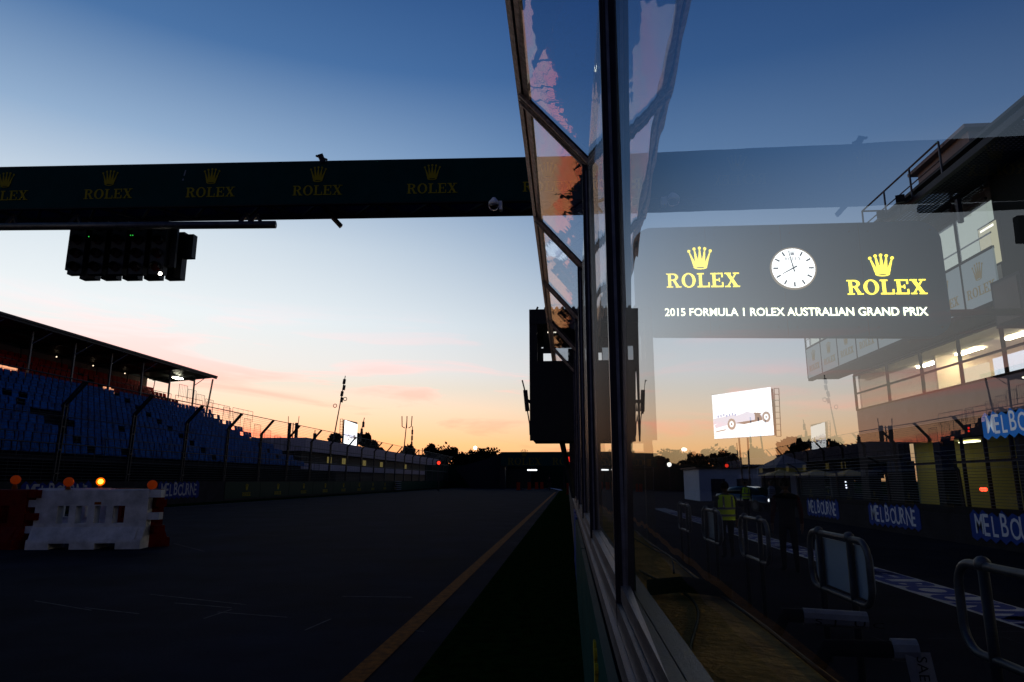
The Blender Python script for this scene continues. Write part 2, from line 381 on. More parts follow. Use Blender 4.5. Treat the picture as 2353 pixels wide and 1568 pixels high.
s = thing('glass_screen', 'tall clear screen on the pit wall with dark posts and a tilted clear canopy', 'screen', (.16, 0, .85))
SP = 1.98; ys = [1.83 + SP * k for k in range(-1, 17)]
HX, HZ, OX, OZ = .187, 2.98, -.235, 3.462
for k, y in enumerate(ys):
    m_ = MB(); m_.box((.117, y - .012, .72), (.127, y + .012, 3.0)).box((.127, y - .022, .74), (.146, y + .03, 2.99)).box((.146, y - .012, .78), (.167, y + .022, 2.98)).box((.134, y - .026, .8), (.142, y - .022, 2.95), 1)
    m_.build('post', [alu_d, alu], s)
    if y > 1:
        m_ = MB(); a = Vector((HX, y, HZ)); b = Vector((OX, y, OZ)); d = (b - a).normalized(); n_ = Vector((d.z, 0, -d.x))
        m_.bar(a - d * .03, b + d * .02, .11, .012, n_, 1)
        for dy in (-.042, 0, .042): m_.bar(a + Vector((0, dy, 0)) - n_ * .016, b + d * .01 + Vector((0, dy, 0)) - n_ * .016, .024, .020, n_, 0)
        m_.bar(a + Vector((0, .021, 0)) - n_ * .03, b + Vector((0, .021, 0)) - n_ * .03, .012, .014, n_, 0)
        for q in (.1, .33, .66, .9): m_.ball(a.lerp(b, q) + Vector((0, -.03, -.02)), .008, 1, 6, 4)
        m_.build('canopy_arm', [alu_w, alu_d], s)
m_ = MB(); m_.bar((OX - .01, .02, OZ + .01), (OX - .01, 34, OZ + .01), .04, .03, (.4, 0, .4), 0).bar((OX + .032, .02, OZ - .034), (OX + .032, 34, OZ - .034), .045, .02, (.45, 0, .44), 0).bar((OX + .012, .02, OZ - .014), (OX + .012, 34, OZ - .014), .02, .012, (.4, 0, .4), 1); m_.build('outer_rail', [alu_w, alu_d], s)
MB().bar((.17, -1, 2.99), (.17, 34, 2.99), .03, .012).build('hinge_rail', alu_d, s)
m_ = MB()
m_.box((.128, -1.5, .855), (.150, 34, .893)).box((.118, -1.5, .800), (.146, 34, .850)).box((.104, -1.5, .752), (.140, 34, .796)).box((.160, -1.5, .854), (.196, 34, .880))
m_.box((.150, -1.5, .868), (.160, 34, .874))
m_.build('sill_rail', alu, s)
for k in range(len(ys) - 1):
    y0, y1 = ys[k] + .015, ys[k + 1] - .015; m_ = MB()
    if k == 0:   # the near pane stands very slightly out of line
        y0, y1 = -1.0, 1.81
        fx = lambda y, z, t=0: .1435 + .0145 * (y - 1.83) + .012 * (z - 1.15) + t
    else:
        a = random.uniform(-.004, .004); c_ = random.uniform(-.003, .003); ym = (y0 + y1) / 2
        fx = lambda y, z, t=0: .150 + a * (y - ym) + c_ * (z - 1.5) + t
    z0, z1 = .882, 2.975; vs = []
    for t in (0, .008):
        for (y, z) in ((y0, z0), (y1, z0), (y1, z1), (y0, z1)): vs.append((fx(y, z, t), y, z))
    m_.add(vs, [(0, 3, 2, 1), (4, 5, 6, 7), (0, 1, 5, 4), (1, 2, 6, 5), (2, 3, 7, 6), (3, 0, 4, 7)])
    m_.build('pane', G_near, s)
for k in range(len(ys) - 1):
    y0, y1 = ys[k] + .01, ys[k + 1] - .01
    if k == 0: y0 = .05
    a = Vector((HX, 0, HZ)); b = Vector((OX, 0, OZ)); d = (b - a).normalized(); n_ = Vector((d.z, 0, -d.x))
    m_ = MB(); vs = []; tw = random.uniform(-.006, .006)
    for t in (0, .006):
        for (p_, y, q) in ((a, y0, tw), (a, y1, -tw), (b, y1, tw), (b, y0, -tw)): vs.append(Vector((p_.x, y, p_.z)) - n_ * (t + q))
    m_.add(vs, [(0, 3, 2, 1), (4, 5, 6, 7), (0, 1, 5, 4), (1, 2, 6, 5), (2, 3, 7, 6), (3, 0, 4, 7)])
    m_.build('canopy_pane', G_tilt, s)

# ================================================================== START GANTRY
g = thing('start_gantry', 'long dark green start gantry with gold crowns spanning the track', 'gantry', (-8, 12, 0))
GU = Vector((1, .0388, 0)).normalized()
def gp(x, dy, z): return Vector((0, 12.15, z)) + GU * x + Vector((-GU.y, GU.x, 0)) * dy
m_ = MB(); fr = (gp(-19, 0, 6.36), GU, Vector((0, 0, 1)), GU.cross(Vector((0, 0, 1))))
m_.prism([(0, 0), (19.6, 0), (19.6, .86), (0, .86)], fr, -.03, 0); fas = m_.build('fascia', green_b, g)
for xx in (-10.95, -8.85, -6.82, -4.72, -2.5, -.28):
    m_ = MB(); f2_ = (gp(xx, 0, 6.36), GU, Vector((0, 0, 1)), fr[3])
    rolex(m_, f2_, 0, .17, .20, .004); crown(m_, f2_, 0, .44, .33, .004); m_.build('gold_logo', gold, fas)
m_ = MB(); m_.prism([(11.62, .62), (11.64, .62), (11.66, .74), (11.64, .74)], fr, 0, .004); m_.prism([(11.6, .52), (11.625, .52), (11.63, .56), (11.61, .56)], fr, 0, .004); m_.build('torn_patch', white_p, fas)
m_ = MB()
for z in (6.34, 7.15):
    for dy in (.05, .70): m_.bar(gp(-19, dy, z + .05), gp(.6, dy, z + .05), .09, .09)
k = -19.0
while k < .5:
    m_.bar(gp(k, .05, 6.38), gp(k + .55, .70, 6.38), .045, .045); m_.bar(gp(k + 1.1, .05, 6.385), gp(k + .55, .70, 6.385), .045, .045)
    m_.bar(gp(k, .72, 6.38), gp(k + .55, .72, 7.15), .04, .04); m_.bar(gp(k + 1.1, .72, 6.38), gp(k + .55, .72, 7.15), .04, .04)
    k += 1.1
m_.build('truss', steel_d, g)
MB().prism([(0, 0), (19.6, 0), (19.6, .86), (0, .86)], (gp(-19, 0, 6.36), GU, Vector((0, 0, 1)), fr[3]), -.80, -.77).build('rear_panel', mat('navy_panel', (.03, .035, .09), .6, k=1), g)
for x in (-19.2,):
    MB().bar(gp(x, .45, 0), gp(x, .45, 7.3), .35, .35).build('column', steel_d, g)
MB().bar(gp(.62, .45, -.6), gp(.62, .45, 7.2), .16, .2).build('column', black, g)
for x in (-12.6, -4.68):     # splice brackets that stick out above and below
    m_ = MB(); m_.bar(gp(x + .05, .0, 7.2), gp(x - .02, -.02, 7.36), .07, .10).bar(gp(x - .1, -.02, 7.34), gp(x + .12, 0, 7.26), .04, .03)
    m_.build('upper_bracket', steel_d, g); m_ = MB(); m_.bar(gp(x - .02, .02, 6.42), gp(x + .10, .70, 6.37), .06, .06).bar(gp(x + .06, .66, 6.36), gp(x + .24, .74, 6.17), .12, .06)
    m_.build('splice_bracket', steel_d, g)
# pipe that carries the lights
lp = thing('light_support_pipe', 'round steel pipe slung below the gantry carrying the start lights', 'pipe', gp(-9, .6, 6.1))
pa, pb = at(1, 11.9, -60, 522), at(1, 12.15, 633, 516.5)
MB().tube([pa, pb], .075, 14).build('pipe', steel, lp, True)
for x in (-10.9, -9.6, -6.2, -6.0):
    q = pa.lerp(pb, (x - pa.x) / (pb.x - pa.x)); MB().bar(q + Vector((-.12, 0, .02)), q + Vector((.03, .05, .26)), .06, .06).bar(q + Vector((.14, 0, .02)), q + Vector((0, .05, .26)), .05, .05).build('hanger', steel_d, lp)
# start lights
sl = thing('start_lights', 'black start light panel of five lamp columns under the gantry', 'light panel', at(1, 12.4, 285, 570))
YL = 12.35
for i in range(5):
    c = at(1, YL, 186 + i * 46, 508); b_ = at(1, YL, 174 + i * 47.2, 630)
    x = c.x; z1, z0 = c.z, b_.z
    m_ = MB(); m_.box((x - .15, YL, z0), (x + .15, YL + .14, z1)); hs = m_.build('lamp_housing', black, sl)
    for j in range(4):
        zz = z1 - (j + .5) * (z1 - z0) / 4; m_ = MB(); n = 12
        vs = []
        for t, rr in ((0, .105), (-.09, .10)):
            for q in range(n + 1):
                an = math.pi * (-.08 + 1.16 * q / n); vs.append((x + rr * math.cos(an), YL + t, zz + rr * math.sin(an)))
        m_.add(vs, [(q, q + 1, n + 2 + q, n + 1 + q) for q in range(n)]); 
        m_.add([(v[0] + (x - v[0]) * .08, v[1], v[2] + (zz - v[2]) * .08) for v in vs], [(n + 1 + q, n + 2 + q, q + 1, q) for q in range(n)])
        m_.build('visor', black, hs)
        MB().tube([(x, YL, zz), (x, YL - .02, zz)], .085, 14).build('lens', mat('dark_lens', (.03, .004, .004), .15), hs)
bk = at(1, 12.6, 150, 625); bt = at(1, 12.6, 440, 515)
MB().box((at(1, 12.6, 160, 600).x, 12.5, at(1, 12.6, 150, 624).z), (at(1, 12.6, 408, 600).x, 12.56, bt.z)).build('backing_plate', black, sl)
for i in range(5):
    c = at(1, 12.8, 182 + i * 49.2, 641); e = at(1, 12.8, 217 + i * 49.2, 641); MB().box((c.x, 12.8, c.z), (e.x, 12.98, c.z + 1.0)).build('rear_housing', black, sl)
c = at(1, 12.8, 417, 592); MB().box((c.x, 12.8, c.z), (at(1, 12.8, 440, 592).x, 12.95, c.z + .5)).build('side_box', black, sl)
c = at(1, 12.2, 368, 629); MB().ball(c, .032, 0, 10, 6).build('white_lamp', glow('white_lamp', (1, .95, .85), 30), sl)
for q in ((204, 544), (300, 541), (305, 541)): MB().ball(at(1, 12.2, *q), .011, 0, 6, 4).build('green_indicator', glow('green_led', (.05, .9, .1), .7), sl)
# dome camera under the gantry
c = at(1, 11.9, 1135, 470)
dc = thing('dome_camera', 'white dome security camera hanging under the gantry by the canopy', 'security camera', c)
whp = mat('white_casing', (.80, .80, .77), .4, k=1)
MB().tube([c + Vector((0, 0, .13)), c + Vector((0, 0, .09)), c + Vector((0, 0, .04)), c + Vector((0, 0, -.02))], [.03, .06, .10, .105], 16).build('housing', whp, dc, True)
MB().ball(c + Vector((0, 0, -.03)), .088, 0, 14, 10).build('dome', mat('smoked_dome', (.01, .01, .01), .08, spec=.8), dc, True)
MB().tube([c + Vector((.09 * math.cos(t), -.03 + .0, -.04 - .085 * math.sin(t))) for t in [math.pi * k / 12 for k in range(13)]], .006, 6).build('rim', whp, dc)
MB().box(c + Vector((.10, -.02, -.11)), c + Vector((.15, .1, .06))).build('bracket', whp, dc)
# black cable box & speaker at gantry end
c = at(1, 12.0, 1376, 445)

# ================================================================== OBSERVATION BOOTH on the pit wall
b = thing('marshal_booth', 'black raised marshal booth on struts beside the glass screen', 'booth', (.4, 12.5, 0))
Y0, Y1 = 12.0, 14.2
xl = at(1, Y0, 1217, 900).x; zt = at(1, Y0, 1222, 712).z; zb = at(1, Y0, 1220, 1005).z; xr = 1.55
zw = at(1, Y0, 1240, 830).z; zw2 = at(1, Y0, 1240, 745).z
m_ = MB(); m_.box((xl, Y0, zb + .02), (xr, Y0 + .05, zw)).box((xl, Y1 - .05, zb), (xr, Y1, zw)).box((xl + .003, Y0 + .05, zb), (xl + .05, Y1 - .05, zw)).box((xr - .05, Y0 + .05, zb), (xr - .003, Y1 - .05, zw)).box((xl + .05, Y0 + .05, zb + .003), (xr - .05, Y1 - .05, zb + .06))
m_.box((xl, Y0 + .003, zb - .06), (xr, Y0 + .05, zb + .02)); m_.build('cabin', black, b)
for yy in (Y0, Y1 - .14):
    for xx in (xl, xr - .14): MB().box((xx, yy, zw), (xx + .14, yy + .14, zw2)).build('corner_post', black, b)
m_ = MB(); m_.box((xl, Y0 - .02, zw2), (xr, Y0 + .1, zt)).box((xl, Y1 - .1, zw2), (xr, Y1, zt)).box((xl, Y0 + .1, zt - .1), (xr, Y1 - .1, zt))
k = xl + .3
while k < xr: m_.tube([(k, Y0 - .04, zt + .01), (k, Y1, zt + .01)], .03, 8); k += .1
m_.build('roof', black, b)
q0, q1 = at(1, 13.0, 1248, 765), at(1, 13.0, 1400, 798)
m_ = MB(); m_.box((q0.x, 13.0, q1.z), (q1.x, 13.04, at(1, 13, 1250, 735).z)); m_.build('blind', mat('grey_blind', (.03, .035, .045), .6), b)
for px in (1262, 1275): 
    c = at(1, 12.95, px - 72 + 72, 766); MB().box((c.x - .03, 12.9, c.z), (c.x + .03, 12.93, c.z + .02)).build('booth_lamp', glow('small_white', (1, .9, .7), 2), b)
c = at(1, 12.6, 1246, 806); m_ = MB(); m_.box((c.x - .12, 12.58, c.z - .05), (c.x + .17, 12.64, c.z + .04)).box((c.x - .02, 12.6, c.z - .26), (c.x + .02, 12.63, c.z - .05)); m_.build('monitor', black, b)
for (a, e) in ((1305, 1340), (1352, 1360), (1372, 1376)):
    q = at(1, 12.7, a, 802); e_ = at(1, 12.7, e, 802); MB().box((q.x, 12.68, zw), (e_.x, 12.74, q.z)).build('equipment_rack', black, b)
for (dx) in (0, .35, .7): MB().bar((.12 + dx, 12.6, .85), (-.1 + dx * .9, 12.4, zb), .07, .07).build('strut', steel_d, b)
MB().bar((.40, 12.1, .80), (.40, 12.1, zb), .14, .14).build('leg', black, b)
MB().bar((1.4, 12.1, -.6), (1.4, 12.1, zb), .14, .14).build('leg', black, b)
MB().bar(at(1, Y0, 1233, 712), at(1, Y0, 1236, 706), .04, .03).build('hook', black, b)
# radio antenna box on the booth side
c = at(1, 12.05, 1209, 920)
an = thing('antenna_unit', 'small antenna box with a thin tilted rod on the booth side', 'antenna', c)
MB().bar(at(1, 12.05, 1207, 897), at(1, 12.05, 1212, 945), .075, .06).build('box', black, an)
MB().tube([at(1, 12.05, 1200, 874), at(1, 12.05, 1206, 898)], .014, 6).build('rod', black, an)
MB().tube([at(1, 12.05, 1212, 945), at(1, 12.05, 1217, 975), at(1, 12.05, 1218, 1000)], .012, 6).build('cable', black, an)
MB().bar(at(1, 12.05, 1212, 920), at(1, 12.05, 1219, 925), .03, .05).build('bracket', black, an)

# ================================================================== FAR SIDE WALL, SIGNS, DEBRIS FENCE
fw = thing('trackside_wall', 'long dark concrete barrier wall on the far side of the track', 'wall', (-19.6, 30, 0))
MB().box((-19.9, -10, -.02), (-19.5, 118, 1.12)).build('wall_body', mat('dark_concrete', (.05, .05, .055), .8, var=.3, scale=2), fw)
frw = lambda y, z=0: (Vector((-19.5, y, z)), Vector((0, 1, 0)), Vector((0, 0, 1)), Vector((1, 0, 0)))
for y in (23.5, 31.9):
    mb_, mt_ = MB(), MB(); melbourne(frw(y, .28), 3.7, .84, fw, mb_, mt_)
    sg = mb_.build('blue_sign', mat('blue_board_far', (.015, .05, .34), .6), fw); mt_.build('white_lettering', white_p, sg)
y = 38.4
while y < 78:
    bd = MB().box((-19.5, y, .12), (-19.47, y + 4.56, 1.08)).build('green_board', mat('green_hoarding', (.008, .055, .04), .5), fw)
    m_ = MB(); f_ = (Vector((-19.47, y + 2.7, .12)), Vector((0, 1, 0)), Vector((0, 0, 1)), Vector((1, 0, 0)))
    rolex(m_, f_, 0, .12, .22, .006); crown(m_, f_, 0, .46, .38, .006); m_.build('gold_logo', gold, bd); y += 4.6
MB().box((-19.5, 78.3, .1), (-19.47, 117, 1.06)).build('green_board', mat('green_hoarding2', (.012, .10, .05), .5), fw)
m_ = MB()
for k in range(5): m_.box((-19.3, 76.9, .15 + k * .22), (-19.1, 79.2, .21 + k * .22))
m_.build('white_slats', white_p, fw)

fe = thing('debris_fence', 'tall wire debris fence with bent steel posts beyond the track', 'fence', (-19.6, 40, 1.1))
yy = 25.4 - 4.42 * 2; posts = []
while yy < 116: posts.append(yy); yy += 4.42
for y in posts:
    m_ = MB()
    for dy in (-.09, .09):
        m_.bar((-19.75, y + dy, 1.1), (-19.68, y + dy, 4.15), .055, .08, (1, 0, 0)); m_.bar((-19.68, y + dy, 4.12), (-18.95, y + dy, 4.98), .055, .08, (1, 0, 0))
    for z in (1.4, 2.3, 3.2, 4.0): m_.box((-19.78, y - .12, z), (-19.66, y + .12, z + .05))
    m_.build('post', steel_d, fe)
m_ = MB(); a, e = posts[0] - 10, posts[-1]
m_.tube([(-18.95, a, 5.0), (-18.95, e, 5.0)], .025, 6).tube([(-19.68, a, 3.62), (-19.68, e, 3.62)], .022, 6).tube([(-19.70, a, 2.55), (-19.70, e, 2.55)], .022, 6)
m_.build('cable', steel_d, fe)
m_ = MB(); wire = mat('fence_wire', (.07, .07, .08), .5, .4)
for k in range(24):
    z = 1.2 + k * .125; x = -19.72 + .02 * k / 24; m_.tube([(x, a, z), (x, e, z)], .0065, 4, cap=False)
for k in range(1, 9):
    q = k / 9; m_.tube([(-19.68 + .73 * q, a, 4.14 + .86 * q), (-19.68 + .73 * q, e, 4.14 + .86 * q)], .0065, 4, cap=False)
m_.build('horizontal_wires', wire, fe, kind='stuff')
m_ = MB(); y = posts[0] - 4
while y < 110: m_.tube([(-19.72, y, 1.15), (-19.68, y, 4.14)], .005, 3, cap=False); y += .55
m_.build('vertical_wires', wire, fe, kind='stuff')

# ================================================================== GRANDSTAND
gs = thing('grandstand', 'covered grandstand with blue and red seats behind the debris fence', 'grandstand', (-27, 40, 0))
seat_blue = mat('blue_seat', (.004, .13, .46), .6, var=.55, scale=2.6, k=.55); seat_red = mat('red_seat', (.40, .010, .008), .6, var=.2, scale=1.5, k=.6)
tier = mat('tier_deck', (.05, .05, .06), .8)
m_ = MB(); rows = []
NR = 10
for r_ in range(NR):
    x = -22.0 - r_ * .78; z = 2.0 + r_ * .46; ye = 54.9 + (29.5 + x) * .45
    m_.box((x - .8, 8, z - .10), (x, ye, z + .0)); m_.box((x - .03, 8.0, z - .46), (x, ye, z - .10)); rows.append((x, z, ye, 0))
for r_ in range(5):
    x = -30.2 - r_ * .75; z = 6.62 + r_ * .42; ye = 52.6 - r_ * .5
    m_.box((x - .78, 8, z - .10), (x, ye, z)); m_.box((x - .03, 8, z - .42), (x, ye, z - .10)); rows.append((x, z, ye, 1))
m_.box((-29.95, 8, 5.9), (-29.85, 54, 6.7)); m_.box((-21.9, 8, 1.2), (-21.8, 58, 2.1))
m_.build('tiers', tier, gs)
MB().box((-21.2, 6, 0), (-21.05, 62, 1.95)).build('screen_board', mat('black_shadecloth', (.004, .004, .005), .9), gs)
def seatgeo(mb, x, y, z, mi=0):
    w2 = .215
    vs = [(x - .02, y - w2, z + .40), (x - .02, y + w2, z + .40), (x - .40, y + w2, z + .38), (x - .40, y - w2, z + .38),
          (x - .47, y + w2 * .9, z + .80), (x - .47, y - w2 * .9, z + .80), (x - .45, y + w2 * .9, z + .38), (x - .45, y - w2 * .9, z + .38), (x - .52, y + w2 * .8, z + .80), (x - .52, y - w2 * .8, z + .80),
          (x - .02, y - w2, z + .34), (x - .02, y + w2, z + .34)]
    mb.add(vs, [(0, 1, 2, 3), (3, 2, 4, 5), (5, 4, 8, 9), (9, 8, 6, 7), (10, 11, 1, 0), (10, 7, 6, 11)], mi)
cand = []; random.seed(5)
for ri, (x, z, ye, red) in enumerate(rows):
    y = 20.0
    while y < ye - .6:
        ai = (y - 20) % 11.5
        skip = ai > 10.5 or (not red and (ri == 3 or ri == 4) and 4.4 < (y + 3) % 15 < 5.6 and y < 46)
        if not skip and random.random() > .003: cand.append((x, y, z, red))
        y += .50
cand_vis = sorted([c for c in cand if not c[3] and c[1] > 26.5 + (-22 - c[0]) * 1.28 and c[2] > 3], key=lambda c: c[0] ** 2 + c[1] ** 2)[:100]
vis = set(cand_vis)
s0 = None
for (x, y, z, red) in cand_vis:
    mb_ = MB(); seatgeo(mb_, x, y, z)
    if s0 is None: s0 = mb_.build('seat', seat_blue, gs); b0 = Vector((x, y, z))
    else:
        c = s0.copy(); COL.objects.link(c); c.parent = gs; c.location = Vector((x, y, z)) - b0
for red, nm, mm in ((0, 'blue_seats', seat_blue), (1, 'red_seats', seat_red)):
    m_ = MB()
    for c in cand:
        if c[3] == red and c not in vis: seatgeo(m_, *c[:3])
    m_.build(nm, mm, gs, kind='stuff')
rf = MB(); rf.prism([(-28.9, 9.56), (-33.2, 9.22), (-33.2, 9.32), (-28.9, 9.68)], (Vector((0, 8, 0)), Vector((1, 0, 0)), Vector((0, 0, 1)), Vector((0, 1, 0))), 0, 46.2)
roof = rf.build('roof', mat('roof_sheet', (.09, .09, .085), .5, .3, var=.2, scale=2), gs)
m_ = MB(); py = [52.1 - 3.4 * k for k in range(13)]
for y in py: m_.bar((-28.95, y, 9.47), (-33.2, y, 9.13), .10, .16)
for x, z in ((-29.0, 9.50), (-31, 9.34), (-33.15, 9.17)): m_.bar((x, 8, z), (x, 54.2, z), .08, .14)
m_.build('rafter', steel_d, roof)
for y in py:
    m_ = MB(); m_.bar((-29.7, y, 5.9), (-29.7, y, 9.42), .10, .10).bar((-29.7, y, 8.6), (-29.1, y + .7, 9.4), .05, .05); m_.build('roof_post', steel, gs)
for y in py[::1]: MB().bar((-33.1, y, 8.0), (-32.5, y - .8, 9.1), .06, .06).build('rear_brace', steel_d, gs)
MB().bar((-29.5, 54.0, 6.6), (-29.2, 54.0, 9.4), .10, .10).build('roof_post', steel, gs)
MB().box((-33.32, 8, 8.45), (-33.28, 51.5, 9.2)).build('windbreak', mat('pale_fabric', (.30, .20, .17), .8), gs)
MB().box((-33.3, 8, 8.28), (-33.1, 52, 8.46)).box((-33.4, 8, 6.9), (-33.35, 51.8, 8.3)).build('rear_rail_board', seat_red, gs)
# lit lamp at roof end, small lamps, exit openings
MB().box((-31.3, 51.6, 9.18), (-30.9, 52.5, 9.26)).build('roof_lamp', glow('roof_floodlamp', (1, .97, .72), 34), gs)
for y in (34.3, 41.1, 44.6, 48.1, 51.0): MB().ball((-32.9, y, 9.02), .045, 0, 6, 4).build('small_lamp', glow('small_lamp', (1, .75, .5), 2), gs)
for a, c_ in (((28, 728 + 745), 0),): pass
for (px, py_) in ((28, 849), (6, 844)): 
    q = at(0, -30.1, px, py_); MB().box((-30.12, q.y - .3, q.z - .09), (-30.05, q.y + .3, q.z + .09)).build('doorway_glow', glow('doorway_orange', (1, .42, .22), 1.1), gs)
for (px, py_) in ((240, 892), (250, 893), (257, 897), (258, 904)):
    q = at(0, -30.1, px, py_); MB().box((-30.12, q.y - .12, q.z - .08), (-30.05, q.y + .12, q.z + .08)).build('doorway_glow', glow('doorway_orange', (1, .42, .22), 1.1), gs)
# end stair railings
def rail_panel(mb, p, q, h, nb, up=Vector((0, 0, 1)), r=.02):
    p, q = Vector(p), Vector(q); mb.tube([p, p + up * h, q + up * h, q], r, 5)
    for k in range(1, nb): c = p.lerp(q, k / nb); mb.tube([c + up * .1, c + up * h], r * .5, 3)
m_ = MB()
for r_ in range(0, 14):
    if r_ < 10: x = -22 - r_ * .78; z = 2.0 + r_ * .46; y = 55.6 + (29.5 + x) * .45
    else: x = -30 - (r_ - 10) * .8; z = 6.7 + (r_ - 10) * .42; y = 54.6
    m_ = MB(); rail_panel(m_, (x, y, z), (x - .02, y + 1.3, z), 1.15, 5); m_.build('end_railing', steel_d, gs)
m_ = MB()
for k in range(8):
    y = 22 + k * 4.6; m_ = MB(); rail_panel(m_, (-21.9, y, 2.1), (-21.9, y + 3.9, 2.1), 1.0, 6); m_.build('front_railing', steel_d, gs)
    m_ = MB(); rail_panel(m_, (-29.9, y + 5, 6.6), (-29.9, y + 9, 6.6), 1.0, 4); m_.build('upper_railing', steel_d, gs)
for (px) in (62, 360, 645): 
    q = at(0, -21.0, px if px != 645 else 372, 1035)
for px, py_ in ((80, 1018), (360, 1020), (648, 1097)): pass

# ================================================================== PLASTIC BARRIERS + BEACONS
wplast = mat('white_plastic', (.66, .65, .64), .6, var=.30, scale=3.5, bump=.15, k=.72); rplast = mat('red_plastic', (.26, .012, .006), .6, var=.25, scale=5)
def barrier(name, label, p0, p1, m, holes=4, L_=None):
    p0, p1 = Vector(p0), Vector(p1); U = (p1 - p0).normalized(); W = U.cross(Vector((0, 0, 1))); Ln = (p1 - p0).length
    t = thing(name, label, 'barrier', (p0 + p1) / 2, 'plastic barriers on the track')
    fr = (p0, U, Vector((0, 0, 1)), W); m_ = MB()
    # flared foot
    def sec(u0, u1, z0, w0, z1, w1):
        vs = [p0 + U * u + Vector((0, 0, z)) + W * ww for u in (u0, u1) for z, ww in ((z0, w0), (z0, -w0), (z1, -w1), (z1, w1))]
        m_.add(vs, [(0, 3, 2, 1), (4, 5, 6, 7), (0, 1, 5, 4), (1, 2, 6, 5), (2, 3, 7, 6), (3, 0, 4, 7)])
    nseg = ((0, .20, 1), (.20, .38, 0), (.38, .60, 1), (.60, .78, 0), (.78, 1, 1))
    for a, b_, ft in nseg: sec(a * Ln, b_ * Ln, .0 if ft else .10, .25, .12, .25)
    sec(0, Ln, .12, .25, .16, .24)
    sec(.06 * Ln, .94 * Ln, .16, .235, .36, .13); sec(0, .06 * Ln, .16, .20, .36, .12); sec(.94 * Ln, Ln, .16, .20, .36, .12)
    sec(0, Ln, .36, .10, .42, .10)
    hw = .105 * Ln; cs = [(.30 + .165 * i) * Ln - .05 * Ln for i in range(holes)]
    edges = [0]
    for c in cs: edges += [c - hw / 2, c + hw / 2]
    edges.append(Ln)
    for i in range(0, len(edges), 2): sec(edges[i], edges[i + 1], .42, .10, .72, .10)
    sec(0, Ln, .72, .10, .985, .10); sec(.01, Ln - .01, .985, .085, 1.0, .07)
    m_.build('shell', m, t)
    for a, b_, z0, z1 in ((-.20, 0, .70, .82), (-.22, 0, .26, .38), (Ln, Ln + .20, .86, .99), (Ln, Ln + .2, .48, .60)):
        m_ = MB(); sec(a, b_, z0, .085, z1, .085); m_.build('interlock_tab', m, t)
    return t, fr, Ln
P0 = at(2, 0, 76, 1261); P1 = at(2, 0, 335, 1259)
bt, bfr, bL = barrier('plastic_barrier', 'white plastic barrier nearest the camera, with four windows', P0, P1, wplast)
MB().prism([(bL * .52, .74), (bL * .58, .74), (bL * .58, .785), (bL * .52, .785)], bfr, .10, .104).build('reflector', mat('orange_reflector', (.5, .12, .01), .3), bt)
BV = at(1, P1.y + 2.0, 290, 1110) - P1; BV.z = 0
barrier('plastic_barrier', 'white plastic barrier behind the nearest one, carrying the lit beacon', P0 + BV * 1.0 + Vector((.2, 0, 0)), P1 + BV * 1.05 + Vector((-.30, 0, 0)), wplast)
barrier('plastic_barrier', 'red plastic barrier closing the right side of the square', P1 + Vector((.05, .16, 0)) , P1 + BV + Vector((.0, -.1, 0)), rplast)
P2 = P0 + Vector((-.10, -.05, 0))
barrier('plastic_barrier', 'red plastic barrier left of the white one, cut by the picture edge', P2 + Vector((-1.9, .5, 0)), P2, rplast)
def beacon(px, py, Y, lit, label, zs):
    c = at(1, Y, px, py); t = thing('beacon_lamp', label, 'warning light', c + Vector((0, 0, -.14)), 'amber lamps on the barriers')
    am = glow('lit_amber', (1.0, .40, .02), 10) if lit else mat('amber_lens', (.62, .07, .005), .25, emit=(.9, .10, .01), est=.05)  # unlit lens keeps a faint amber glow painted into its material
    d = Vector((-c.x, -c.y, 0)).normalized(); m_ = MB(); n = 20
    side_ = Vector((-d.y, d.x, 0)); rings = []
    for dist, rr in ((.045, .02), (.040, .06), (.022, .082), (-.022, .082), (-.04, .06), (-.045, .02)):
        rings.append([c + d * dist + (side_ * math.cos(q) + Vector((0, 0, 1)) * math.sin(q)) * rr for q in [2 * math.pi * i / n for i in range(n)]])
    vs = [v for r_ in rings for v in r_]; fs = [tuple(range(n)), tuple(5 * n + i for i in reversed(range(n)))]
    for j in range(5):
        for i in range(n): i2 = (i + 1) % n; fs.append((j * n + i, (j + 1) * n + i, (j + 1) * n + i2, j * n + i2))
    if lit:
        m_.add(vs, fs); m_.build('lens', mat('amber_rim', (.75, .10, .01), .25, emit=(1, .14, .0), est=1.2), t, True)
        MB().ball(c + d * .03, .05, 0, 12, 8, rot=None).build('bulb_glow', am, t, True)
    else: m_.add(vs, fs); m_.build('lens', am, t, True)
    z0 = zs; MB().tube([(c.x, c.y, z0), (c.x, c.y, c.z - .08)], [.05, .03], 10).build('base', mat('orange_casing', (.45, .10, .02), .5), t)
    return t
yb = P0.y
beacon(36, 1103, yb + .3, 0, 'amber lamp leftmost of the four, on the red barrier', 1.0)
beacon(158, 1108, yb, 0, 'amber lamp on the left half of the nearest white barrier', 1.0)
beacon(231, 1107, (P0 + BV).y + .1, 1, 'glowing orange lamp on the rear white barrier', 1.0)
beacon(350, 1114.5, P1.y - .02, 0, 'amber lamp on the right end of the nearest white barrier', 1.0)

